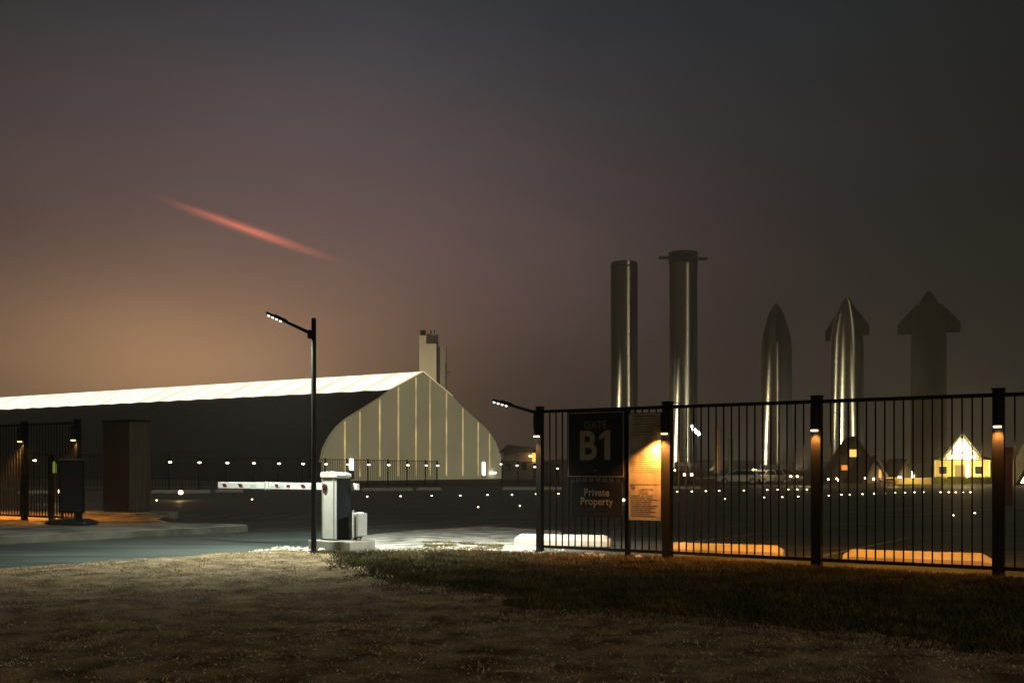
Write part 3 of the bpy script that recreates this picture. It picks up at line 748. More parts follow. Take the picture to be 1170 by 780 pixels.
for i, (px, py) in enumerate(((38, 562), (190, 561.5), (224, 561.5), (262, 560.5), (428, 559), (457, 559), (490, 558.5), (588, 558), (609, 558), (629, 558), (776, 557), (789, 557))):
    o = copy_tree(ws); Y = GY(py, .1); o.location = (X(px, Y), Y, 0.004); o.rotation_euler.z = R(6); o.scale = (1, 1, 1)
    ordn = ['first', 'second', 'third', 'fourth', 'fifth', 'sixth', 'seventh', 'eighth', 'ninth', 'tenth', 'eleventh', 'twelfth'][i]
    tag(o, f'dim wheel stop across the dark lot, {ordn} from the left in the far row', 'wheel stop', 'wheel stops in a far row across the lot')

def rock_mb(s):
    bm = bmesh.new(); bmesh.ops.create_icosphere(bm, subdivisions=2, radius=1)
    for v in bm.verts: v.co *= .75 + .4 * random.random(); v.co.z *= .55
    bm.verts.index_update()
    m = MB().add([(v.co * s)[:] for v in bm.verts], [[v.index for v in f.verts] for f in bm.faces]); bm.free(); return m
RK = [('pale flat stone on the grass edge, left of the lamp post', 327, 628, .10), ('small pale stone between the flat stone and lamp post', 343, 629, .08),
      ('pale stone touching the foot of the lamp post', 368, 630, .09), ('low pale stone in front of the barrier plinth', 393, 631, .07),
      ('small stone at the foot of the fence end post', 606, 632, .08), ('lump of stone under the notice sheet at the fence foot', 731, 637, .09),
      ('small orange lit stone at the fence foot below the property sign', 690, 635, .06)]
for lb, px, py, s in RK:
    x, y = G(px, py); tag(rock_mb(s).build('stone', M['rock'], None, (x, y, s * .25)), lb, 'stone', 'stones along the verge edge')

# ------------------------------------------------------------------ small marker lights on the lot
mkr = MB().box((0, 0, .045), (.16, .12, .09), bev=.01)
mo = mkr.build('marker_light', M['black_matte']); mo_lens = MB().lathe([(.0, .06), (.075, .075), (.085, .11), (.05, .15), (0, .16)], 10).build('lens', M['stud_white'], mo)
ROWS = [('front row before the lit tent', [(419.6, 566), (457.7, 565.7), (493.3, 565.2), (526, 565), (557, 564.3), (585, 564), (612.5, 563.4), (638, 563)]),
        ('row behind the fence left of the parked cars', [(773.7, 560.8), (790.4, 560.6), (806.5, 560.3), (821.8, 560), (850, 559.6)]),
        ('row below the parked cars', [(876.7, 559), (888.6, 558.8), (900.6, 558.6), (911, 558.5), (922, 558.5)]),
        ('nearer row below the parked cars', [(828, 568.5), (873, 567), (893.8, 566.6), (912, 566)]),
        ('row below the dark cabin', [(947, 565), (961.4, 564), (970.5, 564), (985.4, 563.5), (999, 563), (1011, 562.7), (1022.6, 562), (1034, 562), (1044.7, 561.5), (1055, 561.4)]),
        ('row below the lit house', [(1074.6, 561.5), (1084, 561.5), (1092, 561.5), (1100, 561.5), (1108.6, 561.5)]),
        ('nearest row at right on the painted line', [(1089, 586), (1113.8, 583.7), (1135, 581.5)]),
        ('middle of the dark lot right of the barrier', [(546.4, 577.2), (594, 575.8)]),
        ('lot seen under the boom arm', [(179, 570), (288, 569)])]
ORD = ['first', 'second', 'third', 'fourth', 'fifth', 'sixth', 'seventh', 'eighth', 'ninth', 'tenth']
first = True
for rn, pts in ROWS:
    for i, (px, py) in enumerate(pts):
        o = mo if first else copy_tree(mo); first = False
        Y = GY(py, .11); o.location = (X(px, Y), Y, .002)
        k = Y / 56.; o.scale = (max(.4, k * .62), max(.4, k * .62), max(.4, min(.8, k * .62)))
        tag(o, f'white marker light, {ORD[i]} from left, {rn}', 'marker light', 'small marker lights on the dark lot')
for lb, px, py, s in (('single white marker light low behind the private property sign', 712, 572, 1.3),):
    o = copy_tree(mo); Y = GY(py, .11); o.location = (X(px, Y), Y, .002); o.scale = (s, s, s); tag(o, lb, 'marker light', 'small marker lights on the dark lot')
def bollard(lb, px, py, Y, s=.11):
    t = thing('bollard_light', lb, 'bollard', (X(px, Y), Y, 0)); zz = Z(py, Y)
    MB().cyl((0, 0, 0), (0, 0, zz - .05), .05, n=10).cyl((0, 0, zz + .13), (0, 0, zz + .17), .1, .08, n=12).cyl((.07, .05, zz - .05), (.07, .05, zz + .14), .01, n=6).build('post', M['black'], t)
    MB().lathe([(0, zz - .08), (s * .8, zz - .04), (s, zz + .03), (s * .8, zz + .11), (0, zz + .13)], 12).build('lens', M['stud_warm'], t)
    lamp('bollard_glow', 'POINT', t, (0, -.25, zz + .1), 26, (1, .55, .2), radius=.05)
bollard('bright orange bollard light between the pillar and the boom tip', 206.5, 563, 49)
bollard('bright bollard light showing just left of the pavement sign', 69, 562, 44, .09)

# ------------------------------------------------------------------ the big lit tent
TW = 46.; TH = math.atan2(.862, .507)
t = thing('tent_hall', 'huge ogee-roofed fabric hall with glowing ridge skylight and pale gable', 'hall', (-13.3, 149.8, 0), TH)
half = [(23.0, 0), (23.0, 2.5), (22.4, 4.3), (21.1, 6.0), (19.8, 7.2), (17.9, 8.4), (10.4, 11.75), (8.0, 13.05), (0, 16.25)]
LEN = 240.
def strip_mesh(pa, y0, y1, ny, sag=0.):
    m = MB(); vs = []
    for j in range(ny + 1):
        yy = y0 + (y1 - y0) * j / ny
        for k, (xx, zz) in enumerate(pa):
            vs.append((xx, yy, zz - (sag * (j % 2) if 0 < k else 0)))
    n = len(pa); m.add(vs, [[j * n + i, j * n + i + 1, (j + 1) * n + i + 1, (j + 1) * n + i] for j in range(ny) for i in range(n - 1)], 0, False)
    return m
ny = 98
mem = MB()
for sg in (-1, 1):
    pa = [(sg * a, b) for a, b in half[:-1]]
    mm = strip_mesh(pa, 0, LEN, ny, .10); mem.add(mm.v, mm.f)
for sg in (-1, 1): mem.slab([(sg * 23, .0), (sg * 23.25, 0), (sg * 23.25, 2.5), (sg * 23, 2.5)], -.1, .2)
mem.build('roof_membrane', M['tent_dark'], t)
sk = MB()
for sg in (-1, 1):
    mm = strip_mesh([(sg * 7.95, 13.12), (sg * 4, 14.70), (0, 16.33)], 0, LEN, ny, .06); sk.add(mm.v, mm.f)
sk.build('skylight', M['skylight'], t)
gp = [(-a, b) for a, b in half] + [(a, b) for a, b in half[::-1][1:]]
MB().slab(gp, .05, .35).build('gable_wall', M['gable'], t)
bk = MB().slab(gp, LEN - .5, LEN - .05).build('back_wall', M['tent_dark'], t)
hx = lambda xx: float(np.interp(abs(xx), [p[0] for p in half[::-1]], [p[1] for p in half[::-1]]))
for px in (394.8, 412, 434.7, 455.9, 476, 492, 510.8, 529.5, 547, 560):
    u = (px - CX) / F; s = (u * 130 + 24.9) / (.507 - u * .862); xx = s - 23
    zt_ = hx(xx) - .25
    MB().box((xx, .03, zt_ / 2 + .3), (.27, .06, zt_ - .6)).build('light_seam', M['seam'], t)
for px, py0, py1, ww in ((402, 524, 537, .75), (553, 528, 543, .8)):
    u = (px - CX) / F; s = (u * 130 + 24.9) / (.507 - u * .862); Y = 130 + .862 * s
    d = MB().box((s - 23, -.02, (Z(py0, Y) + Z(py1, Y)) / 2), (ww, .1, Z(py0, Y) - Z(py1, Y))).build('lit_door', M['door_glow'], t)
    MB().box((s - 23, .0, Z(py1, Y) / 2 + .2), (1.2, .08, max(.3, Z(py1, Y) - .1))).build('door_panel', M['beige_dim'], t)
u = (562 - CX) / F; s = (u * 130 + 24.9) / (.507 - u * .862)
MB().box((s - 23, -.3, 1.0), (1.6, .3, .3)).build('step_light', M['door_glow'], t)

# white tower block behind the tent
YT = 380.
t = thing('tower_block', 'tall beige stepped tower rising behind the tent ridge', 'tower', (X(488.5, YT), YT, 0))
xa, xb, xm = X(479, YT) - X(488.5, YT), X(498.5, YT) - X(488.5, YT), X(487, YT) - X(488.5, YT)
MB().box(((xa + xm) / 2, 2.5, Z(383, YT) / 2), (xm - xa, 5, Z(383, YT))).box(((xm + xb) / 2 + .003, 2.5, Z(392.5, YT) / 2), (xb - xm, 5.004, Z(392.5, YT))).build('tower_wall', M['beige'], t)
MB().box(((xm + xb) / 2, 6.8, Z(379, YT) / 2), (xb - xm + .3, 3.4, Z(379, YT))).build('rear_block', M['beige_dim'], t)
MB().box(((xa + xm) / 2 - .3, 4.5, Z(380, YT)), (2.0, 2, 3)).build('roof_equipment', M['steel_dark'], t)
MB().box((xm + 1.2, 7, Z(377.5, YT)), (.5, .5, 2)).build('vent_stack', M['steel_dark'], t)
MB().box((xm + 2.6, 7, Z(377.5, YT)), (.4, .4, 2.4)).build('vent_stack', M['steel_dark'], t)
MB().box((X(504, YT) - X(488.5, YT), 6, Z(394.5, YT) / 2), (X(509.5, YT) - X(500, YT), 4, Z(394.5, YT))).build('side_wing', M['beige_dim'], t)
MB().box((X(509, YT) - X(488.5, YT), 3, Z(415, YT) * .5), (.8, .8, Z(413, YT))).box((X(511, YT) - X(488.5, YT), 3, Z(424, YT)), (2.0, .5, .6)).build('stair_frame', M['steel_dark'], t)
lamp('tower_wash_light', 'SPOT', t, (-8, -40, 18), 95000, (1, .84, .52), (.15, 1, .55), 60, .8, .5)  # unseen spot added behind the tent to brighten the tower front

# low house right of the tent
YH = 150.
t = thing('low_house', 'low beige house with dark overhanging roof right of the tent', 'house', (X(592, YH), YH, 0))
hw = 20 / F * YH
MB().box((0, 1.5, Z(517, YH) / 2), (2 * hw - .8, 3, Z(517, YH))).build('wall', M['beige_dim'], t)
MB().slab([(-hw - .3, Z(517, YH)), (hw + 1.2, Z(517, YH)), (hw + .7, Z(512, YH)), (-hw + 1, Z(508, YH))], -.6, 3.6).build('roof', M['roof_dark'], t)
for xx in (-1.5, .9): MB().box((xx, -.03, 2.0), (.8, .06, 1.1)).build('window', M['glass_dark'], t)
MB().lathe([(0, -.15), (.22, -.1), (.25, .1), (0, .2)], 10).build('wall_lamp', M['lamp_warm'], t, (X(606, YH) - X(592, YH), -.5, Z(521, YH)))
MB().box((X(610, YH) - X(592, YH), -.3, Z(523, YH)), (.5, .1, 1.5)).build('lit_door', M['win_yellow'], t)
lamp('house_lamp', 'POINT', t, (X(606, YH) - X(592, YH), -1.6, Z(519, YH)), 45, (1, .62, .25), radius=.1)

# ------------------------------------------------------------------ boosters and ships
def ring_mb(r, z, h=.25): return MB().lathe([(r, z), (r + .12, z), (r + .12, z + h), (r, z + h)], 48)
def booster(lb, px, pytop, fins):
    Y = 68.5 * F / (HOR - pytop); HT = 70.
    t = thing('rocket_booster', lb, 'rocket', (X(px, Y), Y, 0), R(8), 'tall steel rockets standing beyond the lot')
    MB().lathe([(0, 4), (4.5, 4)] + [(4.5, z) for z in np.linspace(4.2, HT - .6, 36)] + [(4.42, HT - .25), (4.2, HT - .05), (3.6, HT)] + [(0, HT + .0)], 64).build('hull', M['steel'], t)
    MB().box((1.9, -4.25, 33), (.5, .5, 54)).build('raceway', M['tiles'], t)
    for zz in (22.2, 45.6): ring_mb(4.5, zz).build('stiffener_ring', M['steel'], t)
    st = MB().lathe([(5.2, 0), (5.2, 3.9), (4.0, 3.9)], 24)
    for i in range(8):
        a = i * math.pi / 4; st.box((5.6 * math.cos(a), 5.6 * math.sin(a), 1.9), (.9, .6, 3.8), rz=a)
    st.build('stand', M['steel_dark'], t)
    if fins:
        for i in range(4):
            a = i * math.pi / 2
            m = MB(); l0, l1 = 4.45, 7.7
            for yy in np.linspace(-1.2, 1.2, 5): m.box(((l0 + l1) / 2, yy, 0), (l1 - l0, .09, .5))
            for xx in np.linspace(l0 + .5, l1, 7): m.box((xx, 0, 0), (.09, 2.4, .5))
            m.cyl((4.2, 0, 0), (5.0, 0, 0), .5, n=10)
            m.build('grid_fin', M['steel_dark'], t, (0, 0, Z(295, Y)), a)
        MB().lathe([(4.55, HT - 3.2), (4.62, HT - 3.2), (4.62, HT + .5), (4.5, HT + .5)], 48).build('vent_ring', M['steel_dark'], t)
    else:
        MB().lathe([(4.52, HT - 1.9), (4.58, HT - 1.9), (4.58, HT - 1.5), (4.52, HT - 1.5)], 48).build('vent_ring', M['steel_dark'], t)
    return t
b1 = booster('plain tall steel booster with rounded top, leftmost of the rockets', 713, 300, False)
b2 = booster('tall steel booster with fins sticking out near its top', 780.5, 291, True)
b1.rotation_euler.z = R(0)

ogive = [(4.5, z) for z in np.linspace(3, 33, 22)] + [(4.5, 35), (4.44, 37), (4.28, 39), (3.98, 41), (3.52, 43), (2.95, 45), (2.25, 47), (1.45, 48.6), (.75, 49.6), (.35, 50.1), (0, 50.3)]
def ship(lb, px, pytop, rz, shield_deg):
    Y = 48.5 * F / (HOR - pytop)
    t = thing('rocket_ship', lb, 'rocket', (X(px, Y), Y, 0), R(rz), 'tall steel rockets standing beyond the lot')
    MB().lathe([(0, 3)] + ogive, 64).build('hull', M['steel'], t)
    MB().lathe([(r + .06, z) for r, z in ogive[:-1]] + [(.03, 50.05)], 32, R(-90 - shield_deg / 2), R(-90 + shield_deg / 2)).build('heat_shield', M['tiles'], t)
    for sg in (-1, 1):
        m = MB().slab([(sg * 4.2, 38.6), (sg * 7.9, 38.6), (sg * 7.9, 41.3), (sg * 3.1, 46.6), (sg * 2.2, 46.4)], -.25, .25).build('forward_flap', M['tiles'], t)
    MB().lathe([(4.6, 0), (4.6, 2.95), (3.9, 2.95)], 24).build('stand', M['steel_dark'], t)
    return t
s1 = ship('pointed steel rocket ship with flaps seen edge-on, left of the ships', 886.5, 348, 78, 170)
s2 = ship('steel rocket ship with half-turned flaps and two bright streaks, middle of the ships', 967.5, 340, 118, 170)
s3 = ship('dark unlit rocket ship with wide spread flaps, right of the ships', 1061, 333, -22, 190)

# flood lights on short stands at the rockets' feet (they make the bright streaks)
fl0 = None
def flood(lb, rocket, ang, dist, power):
    power *= 2.6
    """ang: bearing from the rocket, measured from the direction of the camera, positive to the right"""
    c = rocket.location; tocam = math.atan2(-c.x, -c.y)
    a = math.pi + math.atan2(c.x, c.y) - R(ang)
    d = Vector((math.sin(a), math.cos(a), 0))
    p = c + d * dist
    t = thing('flood_light', lb, 'flood light', (p.x, p.y, 0), math.atan2(-d.y, -d.x), 'flood lights at the rocket feet')
    MB().cyl((0, 0, 0), (0, 0, 1.0), .06, n=8).box((0, 0, .03), (.7, .7, .06)).build('stand', M['steel_dark'], t)
    MB().box((.0, 0, 1.15), (.25, .7, .4), ry=R(-30), bev=.03).build('housing', M['steel_dark'], t)
    MB().box((.14, 0, 1.23), (.02, .6, .3), ry=R(-30)).build('lens', M['led'], t)
    lamp('flood_beam', 'SPOT', t, (.3, 0, 1.4), power, (1, .89, .62), (1, 0, .62), 70, .9, .2)
flood('flood light at the left foot of the leftmost booster', b1, -50, 22, 60000)
flood('flood light at the right foot of the leftmost booster', b1, 58, 20, 8000)
flood('flood light at the left foot of the finned booster', b2, -58, 20, 52000)
flood('flood light before the right foot of the finned booster', b2, 28, 24, 14000)
flood('flood light at the left foot of the first ship', s1, -72, 20, 36000)
flood('flood light before the first ship', s1, 20, 24, 16000)
flood('flood light at the left foot of the middle ship', s2, -34, 24, 34000)
flood('flood light at the right foot of the middle ship', s2, 42, 22, 15000)

# flood mast between the rockets
YM = 190.
t = thing('light_mast', 'mast with white glaring flood light beside the finned booster', 'light mast', (X(791, YM), YM, 0))
MB().cyl((0, 0, 0), (0, 0, Z(488, YM)), .14, .09, 10).build('pole', M['steel_dark'], t)
MB().box((.75, -.2, Z(492, YM) + .1), (2.0, .5, .25), ry=R(42), bev=.04).build('lamp_head', M['steel_dark'], t)
MB().box((.68, -.35, Z(492, YM) - .15), (1.7, .5, .55), ry=R(42)).lathe([(0, 0), (.0, 0)], 4).build('lens', M['flood'], t)
MB().lathe([(0, -.3), (.28, -.15), (.32, .1), (0, .3)], 10).build('bulb', M['flood'], t, (-.1, -.4, Z(487, YM)))
lamp('mast_light', 'SPOT', t, (1.0, -.8, Z(493, YM)), 9000, (.86, 1, .92), (.5, .4, -1), 120, .8, .3)

def tank(lb, px, y0, wpx, mat, Y):
    t = thing('storage_tank', lb, 'tank', (X(px, Y), Y, 0)); h = Z(y0, Y); r = wpx / 2 / F * Y
    MB().lathe([(r, .6)] + [(r, z) for z in np.linspace(.8, h - .3, 8)] + [(r * .8, h - .08), (0, h)], 28).build('shell', mat, t)
    for zz in (.33, .66): MB().lathe([(r, h * zz), (r + .06, h * zz), (r + .06, h * zz + .15), (r, h * zz + .15)], 28).build('band', M['steel_dark'], t)
    MB().lathe([(r * .9, 0), (r * .95, .6), (0, .62)], 20).build('base', M['steel_dark'], t)
    MB().cyl((0, -r - .1, .3), (0, -r - .1, h - .4), .08, n=6).build('pipe', M['steel_dark'], t)
    return t
tk = tank('rust-brown upright tank lit orange between booster and ships', 820, 487.5, 7.5, M['rust_tank'], 240)
lamp('tank_light', 'SPOT', tk, (-4, -9, 2.0), 2600, (1, .72, .36), (.4, .9, .45), 90, .7, .2)
tank('slim olive upright tank right of the rust-brown tank', 835, 501, 6, M['green_tank'], 244)

# ------------------------------------------------------------------ cars and cart
def car(lb, px, Y, rz, mat, lit=False, truck=False):
    t = thing('parked_car', lb, 'car', (X(px, Y), Y, .004), rz, 'cars parked beyond the lot')
    lower = [(-2.25, .32), (2.2, .32), (2.28, .55), (2.2, .80), (1.15, .95), (-2.2, .98), (-2.3, .7)]
    up = [(-2.05, .95), (-1.55, 1.45), (.15, 1.5), (1.2, .93)] if not truck else [(-.5, .95), (-.35, 1.55), (.55, 1.6), (1.25, .93)]
    b = MB().slab(lower, -.88, .88).slab([(x_, z_) for x_, z_ in up], -.72, .72)
    b.build('body', mat, t)
    wi = MB()
    for sg in (-1, 1):
        uw = [(x_ * .9 + .02, .98 + (z_ - .95) * .82) for x_, z_ in up]
        wi.slab(uw, sg * .725 - .006, sg * .725 + .006)
    xa_, za_ = up[-2]; xb_, zb2_ = up[-1]
    wi.add([(xa_ + .06, -.62, za_ - .05), (xa_ + .06, .62, za_ - .05), (xb_ - .03, .68, zb2_ + .07), (xb_ - .03, -.68, zb2_ + .07)], [[0, 1, 2, 3]])
    wi.build('window', M['glass_dark'], t)
    for sx in (-1.4, 1.4):
        for sy in (-.8, .8):
            w_ = MB().cyl((sx, sy - .11, .33), (sx, sy + .11, .33), .33, n=20).build('wheel', M['rubber'], t)
            MB().cyl((sx, sy * 1.0 - .118, .33), (sx, sy + .118, .33), .19, n=14).build('rim', M['grey_metal'], w_)
    for sy in (-.6, .6):
        MB().box((2.2, sy, .70), (.14, .36, .14), bev=.02).build('headlight', M['trim'], t)
        MB().box((-2.24, sy, .78), (.1, .34, .16), bev=.02).build('tail_light', M['boom_red'], t)
    MB().box((2.26, 0, .45), (.1, 1.6, .2), bev=.03).build('bumper', M['black_matte'], t)
    return t
car('pale car parked side-on, leftmost of the three beyond the lot', 843, 103, R(172), M['car_white'])
car('pale car parked nose forward, middle of the three cars', 871, 104, R(-128), M['car_white'])
car('grey pickup parked nose forward, rightmost of the three cars', 893, 106, R(-60), M['car_grey'], truck=True)
ct = thing('utility_cart', 'small dark utility cart with white canopy left of the parked cars', 'cart', (X(783.5, 100), 100, 0.004), R(-85))
MB().box((0, 0, .55), (2.0, 1.15, .5), bev=.06).box((.75, 0, .95), (.5, 1.1, .5), bev=.05).build('body', M['black_matte'], ct)
MB().box((-.25, 0, 1.98), (1.9, 1.3, .10), bev=.03).build('canopy', M['white_metal'], ct)
ps = MB()
for sx in (-1, .6):
    for sy in (-.52, .52): ps.cyl((sx, sy, .8), (sx * .95, sy, 1.95), .03, n=6)
ps.build('canopy_post', M['steel_dark'], ct)
for sx in (-.7, .7):
    for sy in (-.5, .5): MB().cyl((sx, sy - .1, .25), (sx, sy + .1, .25), .25, n=14).build('wheel', M['rubber'], ct)
MB().box((-.3, 0, .95), (.5, 1.0, .16), bev=.04).build('seat', M['dark_panel'], ct)
for sy in (-.36, .36): MB().box((1.02, sy, 1.02), (.08, .3, .22)).build('headlight', M['stud_white'], ct)

# ------------------------------------------------------------------ cabins and house at right
YA = 112.
t = thing('lit_house', 'brightly lit yellow A-frame house with glowing glass gable', 'house', (X(1099, YA), YA, 0), R(-22))
ap_ = Z(497, YA); ev = Z(525, YA)
MB().box((0, 3, ev / 2), (5.7, 6, ev)).build('wall', M['house_wall'], t)
MB().slab([(-2.35, ev - .1), (-2.1, ev - .1), (0, ap_ - .05), (2.1, ev - .1), (2.35, ev - .1), (0, ap_ + .3)], -.9, 6.3).build('roof', M['roof_dark'], t)
for sg in (-1, 1): MB().slab([(sg * 3.2, ev - .02), (sg * 1.75, ev + .42), (sg * 1.75, ev + .54), (sg * 3.2, ev + .12)], -.35, 6.2).build('side_roof', M['roof_dark'], t)
MB().slab([(-2.0, ev + .02), (2.0, ev + .02), (0, ap_ - .15)], .02, .22).build('gable_wall', M['trim'], t)
gl = MB().slab([(-1.45, ev + .10), (1.45, ev + .10), (0, ap_ - .55)], -.03, .02).build('gable_window', M['glass_lit'], t)
mu = MB().box((0, -.05, ev + 1.1), (.1, .04, 2.0)).box((0, -.052, ev + .75), (1.9, .04, .09)); mu.build('mullion', M['house_dark'], gl)
rl = MB().box((0, -.75, ev + .78), (4.2, .06, .07)).box((0, -.75, ev + .15), (4.2, .06, .06))
for i in range(15): rl.box((-2.03 + i * .29, -.75, ev + .46), (.04, .04, .6))
rl.build('balcony_railing', M['house_dark'], t)
MB().box((0, -.42, ev - .04), (4.6, .84, .1)).build('balcony_deck', M['house_dark'], t)
MB().box((-.2, -.03, 1.05), (1.0, .06, 2.0)).build('door', M['house_dark'], t)
for xx in (-1.95, 1.75):
    wv = MB().box((xx, -.03, 1.45), (.75, .06, .85)).build('window', M['glass_dark'], t)
    MB().box((xx, -.05, 1.92), (.9, .1, .08)).box((xx, -.05, .99), (.9, .12, .08)).build('window_frame', M['trim'], wv)
MB().box((.62, -.06, 1.25), (.28, .1, 2.0)).build('lit_panel', M['glass_lit'], t)
for xx in (-2.75, 2.75): MB().box((xx, -.75, (ev - .1) / 2), (.14, .14, ev - .1)).build('porch_post', M['trim'], t)
lamp('porch_light', 'POINT', t, (.6, -2.2, 2.0), 1200, (1, .74, .26), radius=.15)
lamp('balcony_light', 'POINT', t, (.2, -1.8, ev + 1.4), 1100, (1, .82, .42), radius=.15)
lamp('lawn_light', 'POINT', t, (-1.2, -9.5, 2.4), 900, (1, .72, .2), radius=.15)  # unseen point light added out front to light hedge and ground
lb_ = thing('lit_house', 'white lit A-frame gable cut by the right picture edge', 'house', (X(1189, 96), 96, 0), R(-10))
MB().slab([(-2.1, 0), (2.1, 0), (0, Z(507, 96))], 0, 4).build('wall', M['house_dark'], lb_)
MB().slab([(-1.8, .25), (1.8, .25), (0, Z(513, 96))], -.06, -.01).build('gable_window', M['glass_lit'], lb_)
MB().slab([(-2.5, 0), (-2.1, 0), (0, Z(507, 96)), (2.1, 0), (2.5, 0), (0, Z(507, 96) + .45)], -.5, 4.3).build('roof', M['roof_dark'], lb_)

def cabin(lb, px, Y, hw_, ytop, rz, wins, dep=5.):
    t = thing('cabin', lb, 'cabin', (X(px, Y), Y, 0), rz, 'A-frame cabins beyond the lot'); h = Z(ytop, Y)
    MB().slab([(-hw_, 0), (hw_, 0), (0, h - .1)], .1, dep).build('wall', M['house_dark'], t)
    MB().slab([(-hw_ - .35, 0), (-hw_, 0), (0, h - .1), (hw_, 0), (hw_ + .35, 0), (0, h + .35)], -.4, dep + .4).build('roof', M['roof_dark'], t)
    for x_, z_, w_, h_, m_ in wins:
        f_ = MB().box((x_, .05, z_), (w_ + .16, .12, h_ + .16)).build('window', M['roof_dark'], t)
        MB().box((x_, -.02, z_), (w_, .04, h_)).build('pane', m_, f_)
    MB().box((hw_ * .32, .05, 1.0), (.85, .1, 1.9)).build('door', M['house_dark'], t)
    return t
YC = 128.
cabin('dark A-frame cabin with two small orange lit windows', 977, YC, 3.6, 501, R(-6),
      [(X(975.6, YC) - X(977, YC), Z(517.5, YC), 1.05, .95, M['win_yellow']), (X(966, YC) - X(977, YC), Z(534, YC), .95, .65, M['win_orange'])])
c2_ = cabin('small dark cabin with glowing porch right of the two-windowed cabin', 1000, 112, 1.6, 524, R(15), [(.6, 1.0, .35, 1.1, M['win_orange'])], 3)
lamp('porch_light', 'POINT', c2_, (.9, -.8, .7), 70, (1, .7, .35), radius=.1)
c3_ = cabin('smallest dark cabin with bright doorway left of the lit house', 1035, 116, 1.7, 527, R(12), [(.9, .9, .3, 1.0, M['glass_lit'])], 3)
lamp('porch_light', 'POINT', c3_, (-.4, -.9, .5), 90, (1, .78, .45), radius=.1)
for lb, px, py, Y, s in (('low white lamp on the ground left of the dark cabin', 946.5, 547.3, 112, .12), ('low white lamp at the corner of the dark cabin', 956, 546.5, 113, .12),
                         ('low orange lamp beside the dark cabin corner', 958, 548.5, 108, .12), ('ground lamp before the small porch cabin', 988.5, 546, 110, .11),
                         ('brighter ground lamp before the small porch cabin', 998.5, 547, 108, .16), ('wide white ground lamp between the small cabins', 1028, 545.5, 112, .2),
                         ('pair-left low lamp right of the pickup', 903.5, 544, 100, .12), ('pair-right low lamp right of the pickup', 911, 544, 100, .12),
                         ('small orange lamp over the parked cars', 861, 537, 108, .16), ('white lamp above the pale middle car', 864, 536.8, 110, .1),
                         ('small white lamp left of the utility cart', 771, 537, 105, .1), ('white lamp over the grey pickup', 891, 538.5, 108, .1)):
    t = thing('garden_lamp', lb, 'lamp', (X(px, Y), Y, 0)); zz = max(.16, Z(py, Y))
    if lb.startswith('pair') or 'parked cars' in lb: lamp('globe_light', 'POINT', t, (-.6, -5.5, 2.2), 130, (1, .84, .55), radius=.1)  # unseen point light added well in front of the globe to brighten the cars
    MB().cyl((0, 0, 0), (0, 0, zz), .03, n=6).build('stem', M['black'], t)
    MB().lathe([(0, zz - s), (s, zz - s * .3), (s, zz + s * .4), (0, zz + s)], 8).build('globe', M['stud_warm'] if 'orange' in lb else M['stud_white'], t)

def leaf_clump(x0, x1, yw, z1, n, s):
    m = MB()
    for _ in range(n):
        p = Vector((random.uniform(x0, x1), random.uniform(-yw, yw), random.random() ** .7 * z1))
        u = Vector((random.gauss(0, 1), random.gauss(0, 1), random.gauss(0, 1))).normalized() * s; v = u.orthogonal().normalized() * s * .6
        m.add([p - u, p + v, p + u, p - v], [[0, 1, 2, 3]])
    return m
hd = thing('hedge', 'yellow-lit clipped hedge along the front of the lit house', 'hedge', (X(1099, 106), 106, 0), R(-10))
hb = leaf_clump(-3.4, 3.6, .35, .75, 1500, .12); hb.box((0, 0, .3), (6.8, .45, .6)); hb.build('foliage', M['hedge'], hd)
lw = thing('low_wall', 'low rail wall lit yellow between the picnic table and lit house', 'wall', (X(1044, 104), 104, 0), R(-6))
MB().box((0, 0, .28), (3.6, .2, .56), bev=.02).build('wall_body', M['house_wall'], lw)
MB().box((0, 0, .60), (3.8, .3, .08), bev=.01).build('coping', M['trim'], lw)
lamp('wall_light', 'POINT', lw, (-.3, -1.6, 1.5), 330, (1, .72, .25), radius=.1)  # unseen point light added so the low wall shows up
pt = thing('picnic_table', 'yellow-lit timber picnic table before the small cabins', 'table', (X(1014, 92), 92, 0), R(20))
MB().box((0, 0, .76), (1.5, .75, .06)).build('tabletop', M['table_wood'], pt)
for sy in (-.62, .62): MB().box((0, sy, .45), (1.5, .26, .05)).build('bench', M['table_wood'], pt)
for sx in (-.55, .55):
    MB().box((sx, -.33, .37), (.07, .08, .85), rx=R(28)).box((sx + .002, .33, .37), (.07, .08, .85), rx=R(-28)).box((sx + .05, 0, .42), (.05, 1.3, .07)).build('leg', M['table_wood'], pt)
lamp('table_lantern_light', 'POINT', pt, (.2, -.9, 1.2), 170, (1, .6, .16), radius=.08)  # unseen point light added to brighten the table, no lantern stands there
br = thing('brick_post', 'reddish post with wider cap behind the rightmost fence post', 'post', (X(1151.5, 42), 42, 0), R(-12))
zt_ = Z(514, 42)
MB().box((0, 0, zt_ / 2), (.30, .30, zt_), bev=.01).build('shaft', M['red_brick'], br)
MB().box((0, 0, zt_ + .03), (.42, .42, .08), bev=.015).box((0, 0, zt_ + .10), (.3, .3, .06), bev=.01).build('cap', M['red_brick'], br)
lamp('brick_post_lamp', 'POINT', br, (-.5, -.7, 1.9), 3, (1, .5, .2), radius=.05)  # unseen point light brightening the post, without any fixture

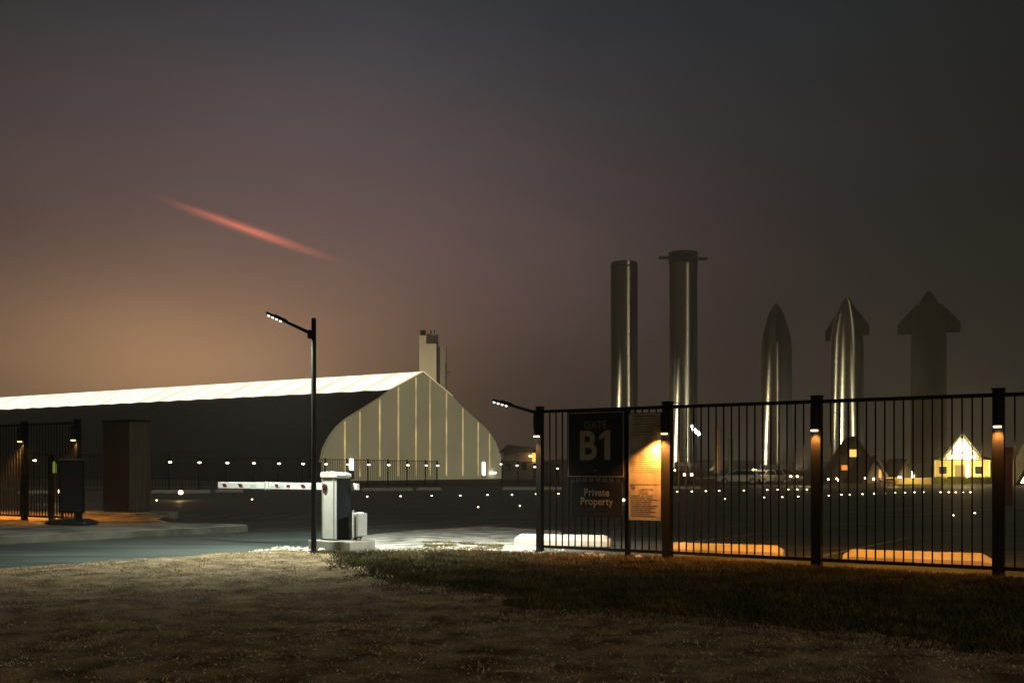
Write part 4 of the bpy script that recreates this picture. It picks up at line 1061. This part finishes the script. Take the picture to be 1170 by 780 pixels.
# ------------------------------------------------------------------ red streak of cloud, far outside the haze
YCL = 1500.
pa = Vector((X(185, YCL), YCL, Z(228, YCL))); pb = Vector((X(385, YCL), YCL, Z(298, YCL)))
ln = (pb - pa).length
m = MB(); m.lathe([(0, -.5)] + [(.5 * math.sin(math.pi * k / 14), -.5 * math.cos(math.pi * k / 14)) for k in range(1, 14)] + [(0, .5)], 20)
cl = m.build('cloud_streak', M['soil'])
cl.location = (pa + pb) / 2; cl.rotation_euler = (pb - pa).to_track_quat('Z', 'Y').to_euler(); cl.scale = (24, 24, ln * 1.34)
cm = bpy.data.materials.new('red_cloud'); cm.use_nodes = True; cn = cm.node_tree; cn.nodes.clear()
o_ = cn.nodes.new('ShaderNodeOutputMaterial'); pv2 = cn.nodes.new('ShaderNodeVolumePrincipled'); tc2 = cn.nodes.new('ShaderNodeTexCoord')
le = cn.nodes.new('ShaderNodeVectorMath'); le.operation = 'LENGTH'
cn.links.new(tc2.outputs['Object'], le.inputs[0])
mr2 = cn.nodes.new('ShaderNodeMapRange'); mr2.inputs['From Min'].default_value = .5; mr2.inputs['From Max'].default_value = 0.; cn.links.new(le.outputs['Value'], mr2.inputs['Value'])
pw = cn.nodes.new('ShaderNodeMath'); pw.operation = 'POWER'; pw.inputs[1].default_value = 2.2; cn.links.new(mr2.outputs['Result'], pw.inputs[0])
nz2 = cn.nodes.new('ShaderNodeTexNoise'); nz2.inputs['Scale'].default_value = 7; nz2.inputs['Detail'].default_value = 9; cn.links.new(tc2.outputs['Object'], nz2.inputs['Vector'])
ml = cn.nodes.new('ShaderNodeMath'); ml.operation = 'MULTIPLY'; cn.links.new(pw.outputs[0], ml.inputs[0]); cn.links.new(nz2.outputs['Fac'], ml.inputs[1])
es = cn.nodes.new('ShaderNodeMath'); es.operation = 'MULTIPLY'; es.inputs[1].default_value = .165; cn.links.new(ml.outputs[0], es.inputs[0])
pv2.inputs['Density'].default_value = 0.0
pv2.inputs['Emission Color'].default_value = (1, .20, .09, 1); cn.links.new(es.outputs[0], pv2.inputs['Emission Strength'])  # emission stands in for dusk light falling on the cloud
cn.links.new(pv2.outputs[0], o_.inputs['Volume'])
cl.data.materials.clear(); cl.data.materials.append(cm)
tag(cl, 'thin slanting red streak of cloud glowing in the upper left sky', 'cloud')

# ------------------------------------------------------------------ render settings
scene.view_settings.view_transform = 'Standard'
scene.view_settings.look = 'None'
scene.view_settings.exposure = 0
scene.view_settings.gamma = 1
cy = scene.cycles
cy.use_denoising = True
try: cy.denoiser = 'OPENIMAGEDENOISE'
except Exception: pass
cy.max_bounces = 6; cy.diffuse_bounces = 2; cy.glossy_bounces = 3; cy.volume_bounces = 1; cy.transparent_max_bounces = 8
cy.sample_clamp_indirect = 3
cy.sample_clamp_direct = 120
cy.use_light_tree = True
cy.caustics_reflective = False; cy.caustics_refractive = False
cy.volume_step_rate = 2
